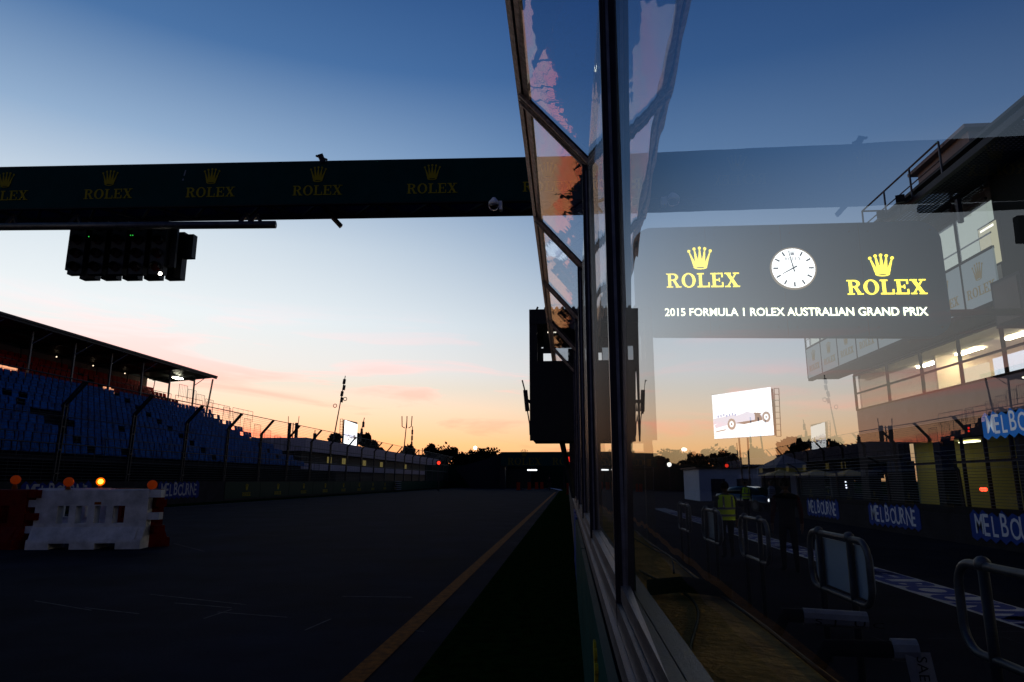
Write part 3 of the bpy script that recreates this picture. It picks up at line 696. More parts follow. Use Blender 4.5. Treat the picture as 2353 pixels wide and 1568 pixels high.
# ================================================================== GIANT SCREENS
def dark(c): return c
scr_w = glow('screen_white', (.93, .97, 1.0), 2.0); scr_b = glow('screen_blue', (.35, .48, .85), 1.3); scr_t = glow('screen_tyre', (.40, .32, .30), 1.0); scr_g = glow('screen_dark', (.20, .14, .14), 1.0); scr_p = glow('screen_pale', (.80, .80, .95), 1.35)
def racing_screen(label, A, B, C_, D, car=True):
    """A top left, B top right, C_ bottom right, D bottom left"""
    t = thing('video_screen', label, 'video screen', (D + C_) / 2)
    A, B, C_, D = A.copy(), B.copy(), C_.copy(), D.copy(); A.x = D.x = (A.x + D.x) / 2; B.x = C_.x = (B.x + C_.x) / 2; C_.z = D.z; 
    U = (C_ - D); V = (A - D); n = U.cross(V).normalized(); 
    MB().add([A, B, C_, D] + [p_ - n * .25 for p_ in (A, B, C_, D)], [(0, 3, 2, 1), (4, 5, 6, 7), (0, 1, 5, 4), (1, 2, 6, 5), (2, 3, 7, 6), (3, 0, 4, 7)]).build('cabinet', black, t)
    m_ = MB(); fr = (D + n * .01, U, V, n)
    m_.prism([(.005, .005), (.995, .005), (.995, .985), (.005, .985)], fr, 0, .01)
    if car:
        asp = U.length / V.length
        def E(cx, cy, a, b_): return ell(cx, cy, a, b_ , 20)
        m_.prism([(.01, .45), (.40, .50), (.40, .42), (.01, .32)], fr, .01, .014, 2)
        for q in range(7): m_.prism(E(.10 + .05 * q, .49 + .012 * (q % 3), .014, .03), fr, .014, .018, 1)
        m_.prism([(.02, .30), (.22, .42), (.52, .50), (.60, .54), (.66, .50), (.84, .44), (.84, .33), (.55, .28), (.30, .30), (.05, .24)], fr, .018, .022, 4)
        m_.prism([(.72, .48), (.80, .46), (.85, .34), (.72, .34)], fr, .022, .026, 3); m_.prism([(.71, .50), (.82, .48), (.82, .455), (.71, .47)], fr, .026, .030, 3)
        m_.prism([(.05, .17), (.22, .20), (.22, .18), (.05, .15)], fr, .026, .030, 3)
        m_.prism([(.40, .32), (.84, .36), (.84, .33), (.54, .275)], fr, .030, .034, 3)
        for cx, cy, a in ((.33, .30, .075), (.90, .385, .068)):
            m_.prism(E(cx, cy, a, a * 1.72), fr, .034, .038, 3 if False else 2); m_.prism(E(cx, cy, a * .94, a * 1.62), fr, .038, .042, 5)
            m_.prism(E(cx, cy, a * .50, a * .9), fr, .042, .046, 0); m_.prism(E(cx, cy, a * .18, a * .3), fr, .046, .05, 3)
    m_.build('display', [scr_w, scr_b, scr_p, scr_g, scr_p, scr_t], t)
    return t, U, V, n
ty = at
t, U, V, n_ = racing_screen('bright video screen beyond the stand, seen at a slant', at(1, 118, 791.5, 964.5), at(1, 128, 822.5, 971), at(1, 128, 818, 1023), at(1, 118, 790, 1019))
m_ = MB(); A, D = at(1, 117.5, 789, 963), at(1, 117.5, 787, 1019)
for dx in (-.1, -.55): m_.bar(A + Vector((dx, 0, 0)), D + Vector((dx, 0, 0)), .07, .07)
for k in range(10): q = A.lerp(D, k / 9); m_.bar(q + Vector((-.1, 0, 0)), q + Vector((-.55, 0, 0)), .06, .06)
m_.build('ladder_frame', steel_d, t)
MB().bar(at(1, 120, 800, 1022), (at(1, 120, 800, 1022).x, 120, 0), .5, .5).build('support', steel_d, t)
t, U, V, n_ = racing_screen('large bright video screen showing a racing car, seen through the glass', at(1, 60, 1637, 907), at(1, 55, 1774, 893), at(1, 55, 1778, 1003), at(1, 60, 1639.5, 1010))
m_ = MB(); A, D = at(1, 55, 1777, 893), at(1, 55, 1782, 1003)
for dx in (.06, .42): m_.bar(A + Vector((dx, 0, 0)), D + Vector((dx, 0, 0)), .05, .05)
for k in range(9): q = A.lerp(D, k / 8); m_.bar(q + Vector((.06, 0, 0)), q + Vector((.42, 0, 0)), .04, .04)
m_.build('ladder_frame', steel_d, t)
for dx in (-.25, .25): MB().bar(at(1, 57, 1708 + dx * 40, 1006), Vector((at(1, 57, 1708, 1006).x + dx, 57, -.6)), .12, .12).build('support', steel_d, t)

# ================================================================== CLOCK SIGN
cs = thing('clock_sign', 'dark rounded sign hung over the pit lane with lit crowns and a clock', 'sign', at(1, 14, 1830, 650))
tl, tr, br, bl = at(1, 14.3, 1462, 525), at(1, 13.7, 2190, 522), at(1, 13.7, 2192, 774), at(1, 14.3, 1462, 772)
U = (br - bl).normalized(); V = Vector((0, 0, 1)); Wd = (br - bl).length; Hd = (tl - bl).length
fr = (bl.copy(), U, V, U.cross(V))
rr = .42; o = []
for cx, cy, a0 in ((Wd - rr, rr, -90), (Wd - rr, Hd - rr, 0), (rr, Hd - rr, 90), (rr, rr, 180)):
    for k in range(9): a = R(a0 + k * 90 / 8); o.append((cx + rr * math.cos(a), cy + rr * math.sin(a)))
bd = MB().prism(o, fr, -.22, 0).build('board', mat('sign_green', (.010, .075, .13), .5, var=.1, scale=1, k=1), cs)
m_ = MB()
for x in (.25, .5, .75): m_.prism([(Wd * x - .006, .03), (Wd * x + .006, .03), (Wd * x + .006, Hd - .03), (Wd * x - .006, Hd - .03)], fr, 0, .003)
for x in (.03, .22, .28, .47, .53, .72, .78, .97):
    for z in (.08, .92): m_.prism(ell(Wd * x, Hd * z, .018, .018, 8), fr, 0, .006)
m_.build('panel_joints', black, bd)
ylw = glow('lit_yellow', (1.0, .72, .04), 3.0); wht = glow('lit_white', (1.0, .95, .60), 4)
def uv(px, py): q = at(1, 14, px, py); d = q - bl; return d.dot(U) * 1.0, d.z
def s2(px, py):
    # intersect with the sign plane
    d = _f + _r * ((px - 1176.5) / 1568.7) + _u * ((784 - py) / 1568.7); n = fr[3]
    q = CAM + d * ((bl - CAM).dot(n) / d.dot(n)); e = q - bl; return e.dot(U), e.z
for (cx, l, r__, ) in ((1619, 1535, 1705), (2040, 1949, 2133)):
    (u0, v0), (u1, v1) = s2(l, 653), s2(r__, 656); h = (u1 - u0) / 4.75
    m_ = MB(); rolex(m_, fr, (u0 + u1) / 2, (v0 + v1) / 2, h * .97, .02); uc, vb = s2((1616 if cx == 1619 else 2033), 613); _, vt = s2(cx, 562)
    crown(m_, fr, uc, vb, (vt - vb) * 1.02, .02); m_.build('lit_logo', ylw, bd)
(u0, v0), (u1, v1) = s2(1530, 724), s2(2135, 724)
m_ = MB(); ww = text(MB(), '2015 FORMULA 1 ROLEX AUSTRALIAN GRAND PRIX', fr, 0, 0, .165, 1, .02, bold=.016)
text(m_, '2015 FORMULA 1 ROLEX AUSTRALIAN GRAND PRIX', fr, (u0 + u1) / 2, v0, .165, (u1 - u0) / ww, .02, bold=.016); m_.build('lit_lettering', wht, bd)
ck = MB(); (cu, cv) = s2(1828, 604); (ru, _) = s2(1880, 604); rad = ru - cu
ck.prism(ell(cu, cv, rad * 1.03, rad * 1.03, 40), fr, 0, .05, 1); ck.prism(ell(cu, cv, rad * .96, rad * .96, 40), fr, .05, .056, 0)
fc = ck.build('clock_face', [glow('clock_white', (1, .99, .95), 2.2), mat('gold_rim', (.5, .35, .18), .35, .6, emit=(.7, .5, .28), est=.35)], bd)  # gold rim glows faintly by emission, though it is no lamp
m_ = MB()
for k in range(12):
    if k == 0: continue
    a = R(90 - 30 * k); c1, s1 = math.cos(a), math.sin(a); w2 = .022 * rad * 1.6; 
    def pt(rr_, ww_): return (cu + c1 * rr_ - s1 * ww_, cv + s1 * rr_ + c1 * ww_)
    m_.prism([pt(rad * .68, -w2), pt(rad * .9, -w2), pt(rad * .9, w2), pt(rad * .68, w2)], fr, .056, .062)
m_.build('hour_marks', black, fc)
def hand(ang, l0, l1, w2, t):
    a = R(90 - ang); c1, s1 = math.cos(a), math.sin(a)
    MB().prism([(cu + c1 * rr_ - s1 * q, cv + s1 * rr_ + c1 * q) for rr_, q in ((-l0, -w2), (l1, -w2 * .5), (l1, w2 * .5), (-l0, w2))], fr, t, t + .004).build('clock_hand', black, fc)
hand(349, rad * .18, rad * .88, rad * .03, .064); hand(241, rad * .18, rad * .58, rad * .035, .070)
m_ = MB(); gr = mat('grey_print', (.3, .3, .3), .6, emit=(.45, .45, .45), est=.6)
rolex(m_, fr, cu, cv + rad * .38, rad * .15, .002, .056); crown(m_, fr, cu, cv + rad * .62, rad * .26, .002, .056); m_.build('dial_print', gr, fc)
for x in (6.6,): 
    q = bl + U * x; MB().bar(q + Vector((0, .15, Hd)), q + Vector((0, .15, Hd + .5)), .08, .08).build('hanger', steel_d, cs)
q = bl + Vector((0, .12, 0)); MB().bar(Vector((q.x + .15, q.y, -.6)), q + Vector((.15, 0, .4)), .10, .10).build('support_post', steel_d, cs)
MB().bar(br + Vector((-.2, .12, .5)), Vector((13.2, br.y + .12, br.z + .5)), .12, .12).build('wall_arm', steel_d, cs)

# ================================================================== PIT BUILDING
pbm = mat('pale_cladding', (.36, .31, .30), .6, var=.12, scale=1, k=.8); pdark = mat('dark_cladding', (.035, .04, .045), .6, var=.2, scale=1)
pb = thing('pit_building', 'long pit building with lit upper windows, glazed boxes and a perforated eave', 'building', (18, 15, -.6))
FX = 13.0; YE = 31.8; YN = -25
zc0 = at(0, FX, 1950, 933).z; zc1 = at(0, FX, 1944, 862).z
wz0, wz1, ztop = 4.45, 6.15, 9.4
wz1 = at(0, FX, 2160, 790).z; wz0 = at(0, FX, 2160, 898).z
def wallx(mb, x0, x1, y0, y1, z0, z1, mi=0): return mb.box((x0, y0, z0), (x1, y1, z1), mi)
m_ = MB()
wallx(m_, FX, FX + .2, YN, YE, 3.15, wz0); wallx(m_, FX, FX + .2, YN, YE, wz1, 7.2)
wallx(m_, FX + .2, 30, YE - .2, YE, 3.15, 9.2); m_.box((FX, 17.5, 7.2), (FX + .2, YE, 9.2))
pw = m_.build('wall', pbm, pb)
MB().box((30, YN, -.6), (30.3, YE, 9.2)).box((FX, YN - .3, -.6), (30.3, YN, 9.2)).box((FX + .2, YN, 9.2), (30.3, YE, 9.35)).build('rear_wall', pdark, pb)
# upper floor room behind glass
room = mat('room_wall', (.62, .55, .40), .8, k=1); ceil = mat('room_ceiling', (.70, .66, .55), .8, k=1)
MB().box((FX + .2, YN, wz0 - .35), (22, YE - .2, wz0 - .25)).build('room_floor', mat('room_carpet', (.12, .12, .12), .9), pb)
MB().box((FX + .2, YN, wz1 + .12), (22, YE - .2, wz1 + .2)).build('room_ceiling', ceil, pb)
m_ = MB(); m_.box((21.9, YN, wz0 - .25), (22, YE - .2, wz1 + .12))
for y in (27.5, 20.2, 13, 6): m_.box((FX + 1.4, y, wz0 - .25), (21.9, y + .12, wz1 + .12))
m_.build('room_partition', room, pb)
tube = glow('strip_light', (1.0, .86, .58), 60)
y = 30.2
while y > -4:
    for x in (15.0, 18.0): MB().box((x, y - 1.5, wz1 + .06), (x + .22, y, wz1 + .10)).build('strip_light', tube, pb)
    y -= 3.0
bayY = [YE, 28.6, 25.9, 23.4, 21.1, 18.9, 16.6, 14.2, 11.8, 9.4, 7.0, 4.6, 2.2]
wf = mat('window_frame', (.045, .035, .035), .5)
G_win = glass('window_glass', (.95, .93, .90), .04)
zm = wz0 + (wz1 - wz0) * .47
for a, b_ in zip(bayY[1:], bayY):
    m_ = MB(); m_.box((FX - .03, b_ - .08, wz0), (FX + .06, b_, wz1)).box((FX - .035, a, wz1 - .07), (FX + .06, b_ - .08, wz1 + .01)).box((FX - .035, a, wz0 - .01), (FX + .06, b_ - .08, wz0 + .05)).box((FX - .03, a, zm - .03), (FX + .05, b_ - .08, zm + .03))
    wn = m_.build('window', wf, pb); MB().box((FX + .02, a, wz0 + .05), (FX + .03, b_ - .09, zm - .03)).box((FX + .02, a, zm + .03), (FX + .03, b_ - .09, wz1 - .07)).build('pane', G_win, wn)
# screen on the room wall / picture
# a display and cream door panels inside; their room light is painted as emission
MB().box((14.2, 24.0, wz0), (14.3, 25.4, zm + .1)).build('door_panel', glow('lit_cream', (.95, .85, .55), .9), pb)
MB().box((14.0, 21.4, wz0), (14.1, 23.3, zm + .1)).build('room_display', glow('display_pale', (.75, .85, .95), 1.2), pb)
MB().box((14.2, 18.0, wz0), (14.3, 20.4, zm - .1)).box((14.2, 12.0, wz0), (14.3, 16.4, zm - .1)).build('door_panel', glow('lit_cream', (.95, .85, .55), .9), pb)
MB().box((14.19, 18.9, wz0 + .15), (14.195, 19.4, wz0 + .25)).build('red_notice', glow('red_notice', (.6, .08, .04), .8), pb)
# ground floor: dark pillars, lit yellow bays
m_ = MB(); yb_ = [25.5, 21.0, 17.6, 14.0, 10.4, 6.8, 3.2]
for y in yb_: m_.box((FX - .1, y - .45, -.6), (FX + .4, y, 3.15))
m_.box((FX - .12, 28.0, 1.9), (FX + .3, 31.0, 3.15)); m_.box((FX - .12, -4, 2.55), (FX + .3, 28.0, 3.14))
m_.box((FX - .1, 31.0, -.6), (FX + .4, YE, 3.15)); m_.box((FX - .1, 28.0, -.6), (FX + .4, 29.2, 1.9))
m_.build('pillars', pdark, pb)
gar = mat('garage_wall', (.50, .45, .16), .8, k=1)
MB().box((18, -6, -.6), (18.1, 28, 2.6)).box((FX + .4, 27.8, -.6), (18, 27.9, 2.6)).box((FX + .3, -6, 2.6), (18, 28, 2.7)).build('garage_interior', gar, pb)
y = 27.0
while y > 0: MB().box((14.6, y - 1.1, 2.52), (14.75, y, 2.56)).build('strip_light', glow('garage_tube', (1, .95, .62), 9.0), pb); y -= 3.4
m_ = MB()
for y in (24.2, 22.9, 21.6, 19.6, 18.6, 16.0): m_.box((FX + .1, y - .07, -.6), (FX + .2, y, 2.55))
m_.box((FX + .1, 2, 1.72), (FX + .2, 27.8, 1.80)); m_.build('glazing_bars', wf, pb)
MB().box((FX + .5, 17.75, 1.2), (FX + .55, 18.7, 2.35)).build('garage_display', glow('display_cyan', (.25, .65, .80), .55), pb)
for q in ((2256, 1125), (2264, 1125)): MB().ball(at(0, FX - .3, *q), .06, 0, 8, 6).build('red_lamp', glow('red_lamp', (1, .05, .02), 6), pb)
for q in ((2226, 984), (2226, 991)): MB().ball(at(0, FX - .3, *q), .035, 0, 6, 4).build('red_indicator', glow('red_dim', (.8, .02, .01), 1), pb)
# sign band over the bays
SB = at(0, FX - .2, 2263, 1009)
for y1 in (SB.y, SB.y - 6.7):
    fr = (Vector((FX - .2, y1, SB.z)), Vector((0, -1, 0)), Vector((0, 0, 1)), Vector((-1, 0, 0)))
    a_, c_ = MB(), MB(); melbourne(fr, 3.7, .78, pb, a_, c_); sg = a_.build('blue_sign', mat('lit_blue_board', (.03, .16, .60), .5, emit=(.02, .20, .60), est=.22), pb)
    c_.build('white_lettering', mat('lit_white_letters', (.7, .72, .75), .5, emit=(.6, .65, .7), est=.25), sg)
# glazed overhanging box, storeys above
BX = 11.6; by0 = 18.6; byE = 33.5
bz0 = at(0, BX, 2260, 700).z; bz1 = at(0, BX, 2260, 578).z; bz2 = at(0, BX, 2230, 478).z; bz3 = bz2 + .9
bz0 = 6.05 if bz0 < 5 else bz0
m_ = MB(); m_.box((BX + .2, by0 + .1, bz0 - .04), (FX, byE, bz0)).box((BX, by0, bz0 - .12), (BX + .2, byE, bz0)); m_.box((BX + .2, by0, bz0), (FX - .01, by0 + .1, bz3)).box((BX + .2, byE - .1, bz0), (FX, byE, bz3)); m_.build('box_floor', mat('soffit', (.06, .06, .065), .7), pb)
frost = mat('frosted_panel', (.35, .40, .40), .35, emit=(.24, .30, .30), est=.42)  # panels are no light source; a soft glow is put into the material
k = 0; y = byE; lit_room = glow('box_room_light', (.62, .70, .62), .62)
while y > by0 + .5:
    a = max(by0, y - 1.9)
    pn = MB().box((BX, a + .04, bz0), (BX + .05, y - .04, bz1)).build('logo_panel', frost, pb)
    m_ = MB(); f_ = (Vector((BX, (a + y) / 2, bz0)), Vector((0, -1, 0)), Vector((0, 0, 1)), Vector((-1, 0, 0))); hgt = bz1 - bz0
    rolex(m_, f_, 0, hgt * .20, hgt * .19, .004); crown(m_, f_, 0, hgt * .50, hgt * .36, .004); m_.build('gold_logo', mat('dull_gold', (.30, .25, .14), .5, emit=(.3, .24, .12), est=.3), pn)  # gold logo carries the same painted glow as its panel
    MB().box((BX + .25, a, bz1), (BX + .3, y - .01, bz2)).build('lit_blind', lit_room, pb)
    m_ = MB(); m_.box((BX - .01, y - .04, bz0), (BX + .06, y + .035, bz3)).box((BX - .012, a + .04, bz1 - .04), (BX + .06, y - .04, bz1 + .04)).box((BX - .012, a + .04, bz2 - .04), (BX + .06, y - .04, bz2 + .04)).box((BX + .02, a + .04, bz1 + .4), (BX + .04, y - .04, bz1 + .44))
    wn = m_.build('window', wf, pb); MB().box((BX + .01, a + .04, bz1 + .04), (BX + .02, y - .04, bz2 - .04)).box((BX + .01, a + .04, bz2 + .04), (BX + .02, y - .04, bz3)).build('pane', G_win, wn)
    y = a
MB().box((BX + .35, by0 + .1, bz2 + .06), (BX + .4, byE - .1, bz3)).build('upper_blind', mat('grey_wall', (.16, .17, .18), .8), pb)
# recess nearer than the box: dark wall with one lit window
rz = bz0
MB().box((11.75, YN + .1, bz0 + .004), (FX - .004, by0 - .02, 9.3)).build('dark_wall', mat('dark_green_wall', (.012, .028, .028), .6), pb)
RX = 11.8; q0, q1 = at(0, RX - .1, 2247, 530), at(0, RX - .1, 2299, 588)
wn = MB().box((RX - .08, q1.y - .1, q1.z - .20), (RX - .05, q0.y + .05, q0.z + .05)).build('window', wf, pb)
MB().box((RX - .10, q1.y, q1.z - .15), (RX - .08, q0.y, q0.z)).build('pane', glow('lit_room', (.62, .58, .38), .75), wn)
MB().box((RX - .11, q1.y + .1, q0.z - .12), (RX - .10, q0.y - .1, q0.z - .06)).build('room_lamp', glow('small_white2', (1, .95, .8), 2), wn)
# eave with perforated walkway and railings
e0 = at(0, 10.6, 2353, 312); e1 = at(0, 10.6, 1985, 522)
ez = (e0.z + e1.z) / 2; EY = e1.y
perf = mat('perforated_plate', (.05, .05, .06), .5, .5)
m_ = MB(); dz = 0
m_.box((10.55, YN, ez - .06), (10.7, EY, ez + .12)).box((12.35, YN, ez - .06), (12.5, EY, ez + .12))
m_.box((10.7, 14.5, ez + .4), (10.9, 24, ez + .48))
m_.build('eave_beam', steel_d, pb)
m_ = MB(); y = EY
while y > 4: m_.box((10.7, y - .045, ez), (12.35, y, ez + .02)); y -= .11
x = 10.8
while x < 12.3: m_.box((x, 4, ez - .022), (x + .045, EY, ez - .002)); x += .13
m_.build('perforated_walkway', perf, pb)
MB().box((12.5, YN, ez - .1), (20, EY - .3, ez + .25)).build('roof', pdark, pb)
m_ = MB()
for k in range(4):
    y = EY - k * 1.7; m_.tube([(10.6, y, ez), (10.6, y, ez + 1.1)], .03, 6)
m_.tube([(10.6, EY, ez + 1.1), (10.6, EY - 5.1, ez + 1.1)], .03, 6).tube([(10.6, EY, ez + .55), (10.6, EY - 5.1, ez + .55)], .02, 6)
m_.tube([(10.6, EY, ez + 1.1), (12.4, EY, ez + 1.1), (12.4, EY, ez)], .03, 6); m_.build('roof_railing', steel, pb)
for yy_ in (22.2, 20.9):
    c = Vector((10.5, yy_, ez + .25)); MB().bar(c, c + Vector((-.25, -.5, -.1)), .25, .22).bar(c + Vector((.1, .2, -.3)), c, .08, .08).build('spotlight', steel_d, pb)
MB().box((10.9, 17.8, ez + .3), (13.5, 20.5, ez + .95)).box((10.7, 17.6, ez + .95), (13.7, 20.7, ez + 1.05)).build('roof_plant_box', pbm, pb)
# loudspeaker hung from the building
a_, b_ = at(0, 10.4, 2275, 652), at(0, 10.4, 2278, 760); c = (a_ + b_) / 2
ls = thing('loudspeaker', 'dark boxy loudspeaker hung before the pit building front at the right edge', 'loudspeaker', c)
MB().box((10.4, a_.y - 1.1, b_.z), (11.1, a_.y, a_.z)).build('cabinet', mat('dark_cabinet', (.03, .035, .045), .5, k=1), ls)
MB().box((10.38, a_.y - 1.0, b_.z + .08), (10.4, a_.y - .1, a_.z - .08)).build('grille', black, ls)
MB().bar((10.8, a_.y - .5, a_.z), (11.74, a_.y - .5, a_.z + .5), .08, .08).build('bracket', steel_d, ls)

# ================================================================== PIT LANE WALL (right) with signs and fence
pl = thing('pit_lane_wall', 'low dark wall with blue city signs on the far side of the pit lane', 'wall', (11.4, 15, -.6))
MB().box((11.2, -15, -.6), (11.5, 36.2, .42)).build('wall_body', mat('dark_concrete2', (.045, .042, .045), .8, var=.3, scale=2), pl)
for y1 in (33.9, 27.2, 20.6, 13.9):
    fr = (Vector((11.2, y1, -.42)), Vector((0, -1, 0)), Vector((0, 0, 1)), Vector((-1, 0, 0)))
    a_, c_ = MB(), MB(); melbourne(fr, 3.8, .78, pl, a_, c_); sg = a_.build('blue_sign', mat('blue_board_pit', (.02, .08, .40), .6, k=.6), pl); c_.build('white_lettering', mat('white_letters_pit', (.80, .82, .86), .6, k=.8), sg)
pf = thing('pit_fence', 'low wire catch fence with curved posts above the blue sign wall', 'fence', (11.4, 15, .42))
m_ = MB(); y = 35.0; pps = []
while y > -10: pps.append(y); y -= 4.6
for y in pps:
    k = MB()
    for dy in (-.05, .05): k.tube([(11.38, y + dy, .42), (11.34, y + dy, 1.45), (11.15, y + dy, 1.75), (10.75, y + dy, 1.98)], .028, 6)
    k.build('post', steel_d, pf)
wr2 = mat('pit_wire', (.30, .31, .33), .5, .4)
for k in range(13): z = .50 + k * .082; m_.tube([(11.36, 35.2, z), (11.36, -10, z)], .006, 4, cap=False)
for k in range(5): q = k / 4; m_.tube([(11.32 - .57 * q, 35.2, 1.52 + .46 * q), (11.32 - .57 * q, -10, 1.52 + .46 * q)], .006, 4, cap=False)
m_.build('horizontal_wires', wr2, pf, kind='stuff')

# ================================================================== HANDRAIL LOOPS
def loop(y0, y1, board, label):
    X = 2.55; zt_, zb_ = .632, .09; rr = .16
    t = thing('handrail_loop', label, 'handrail', (X, (y0 + y1) / 2, -.6), 'tubular handrails along the pit perches')
    pts = []
    for cy, cz, a0 in ((y1 - rr, zt_ - rr, 0), (y0 + rr, zt_ - rr, 90), (y0 + rr, zb_ + rr, 180), (y1 - rr, zb_ + rr, 270)):
        for k in range(7): a = R(a0 + 15 * k); pts.append((X, cy + rr * math.cos(a), cz + rr * math.sin(a)))
    pts.append(pts[0]); MB().tube(pts, .028, 10, cap=False).build('tube', steel, t, True)
    for y in (y0 + .38, y1 - .30):
        MB().tube([(X, y, -.6), (X, y, zt_)], .032, 10).build('leg', steel_d, t, True)
        MB().ball((X, y, zt_ + .012), .05, 0, 10, 6).build('clamp', steel, t, True)
    if board:
        m_ = MB(); rb = .13; o = []
        for cy, cz, a0 in ((y1 - .04 - rb, zt_ - .05 - rb, 0), (y0 + .04 + rb, zt_ - .05 - rb, 90), (y0 + .04 + rb, zb_ + .04 + rb, 180), (y1 - .04 - rb, zb_ + .04 + rb, 270)):
            for k in range(7): a = R(a0 + 15 * k); o.append((cy + rb * math.cos(a), cz + rb * math.sin(a)))
        m_.prism(o, (Vector((X + .045, 0, 0)), Vector((0, 1, 0)), Vector((0, 0, 1)), Vector((1, 0, 0))), -.008, .008)
        m_.build('board', mat('white_board', (.42, .48, .52), .6, k=.85), t)
    return t
loop(3.4, 4.93, 0, 'handrail loop nearest the camera, open, cut by the right picture edge')
loop(6.3, 7.75, 1, 'handrail loop with a pale board, second from the right edge')
loop(9.3, 10.75, 0, 'open handrail loop between the pale board and the vest wearer')
loop(12.1, 13.6, 1, 'small handrail loop with a pale board left of the vest wearer')
loop(15.0, 16.5, 0, 'farthest small handrail loop near the foot of the glass')
# wrapped bars with paper tags
def wbar(label, a, b_, c0, c1, r_=.03):
    t = thing('wrapped_bar', label, 'padded bar', a); foam = mat('black_foam', (.012, .012, .014), .9)
    MB().tube([a + Vector((-.02, .05, -.9)), a + Vector((-.03, .03, -.12)), a + Vector((.03, 0, 0)), b_], r_, 10).build('foam_bar', foam, t, True)
    pa_, pb_ = a.lerp(b_, c0), a.lerp(b_, c1); pap = mat('paper_tag', (.55, .55, .56), .7, var=.15, scale=20)
    k = MB().tube([pa_, pb_], r_ + .006, 10).build('paper_tag', pap, t)
    return t, pa_, pb_
t, pa_, pb_ = wbar('black padded bar with white paper wrap lying level beside the ledge', at(1, 3.3, 1790, 1413), at(1, 3.25, 1992, 1426), .28, 1.0)
d = (pb_ - pa_).normalized(); ink = mat('ink', (.02, .02, .02), .6)
m_ = MB(); text(m_, 'S  J   U C', (pa_, d, Vector((0, -.35, .94)), d.cross(Vector((0, -.35, .94)))), .18, -.012, .026, 2.0, .037); m_.build('ink_marks', ink, t)
t, pa_, pb_ = wbar('black padded bar with a hanging paper tag at the lower right', at(1, 2.35, 1880, 1488), at(1, 2.3, 2108, 1494), .75, 1.0, .026)
q = pa_ + Vector((.02, -.034, 0)); m_ = MB(); m_.add([q, q + Vector((.075, 0, 0)), q + Vector((.085, -.02, -.14)), q + Vector((.012, -.015, -.135))], [(0, 1, 2, 3)])
m_.add([v + Vector((0, .002, 0)) for v in (q, q + Vector((.075, 0, 0)), q + Vector((.085, -.02, -.14)), q + Vector((.012, -.015, -.135)))], [(3, 2, 1, 0)]); m_.build('paper_flap', MATS['paper_tag'], t)
m_ = MB(); text(m_, 'SAE', (q + Vector((.03, -.006, -.01)), Vector((0, -.1, -1)), Vector((1, 0, 0)), Vector((0, -1, 0))), 0, 0, .03, 1, .002, centre=False); m_.build('ink_marks', ink, t)
# cables on the ledge
def cable(label, pts, r_=.004):
    o = MB().tube(pts, r_, 6).build('cable', mat('cable_rubber', (.01, .01, .01), .5), smooth=True); o['label'] = label; o['category'] = 'cable'
random.seed(2)
cable('black cable running along the outer edge of the ledge', [(.392 + .006 * math.sin(y * 5), y, .857) for y in [1.0 + .25 * k for k in range(30)]])
cable('black cable curling across the middle of the yellowish ledge', [(.25 + .05 * math.sin(y * 4.3) + .03 * (y - 1.6), y, .857) for y in [1.15 + .06 * k for k in range(22)]], .0035)
cable('thin cable looping over the far part of the ledge', [(.28 + .1 * math.sin((y - 2) * 1.8), y, .856 + .02 * math.sin(y * 3) ** 2) for y in [2.3 + .07 * k for k in range(22)]], .003)
# black strap lying across ledge
o = MB().tube([(.21, 1.93, .872), (.30, 1.94, .880), (.42, 1.90, .872)], .020, 8).build('padded_strap', mat('black_foam2', (.012, .012, .014), .9), smooth=True); o['label'] = 'black padded roll lying across the ledge'; o['category'] = 'padding'
# concrete seat blocks below ledge
sb = MB()
for k in range(9): sb.box((.43, 2.2 + 1.5 * k, -.6), (.80, 3.0 + 1.5 * k, .30))
o = sb.build('step_plinth', mat('pale_plinth', (.10, .10, .11), .8, var=.2)); o['label'] = 'row of grey plinth steps along the pit side of the wall'; o['category'] = 'plinth'

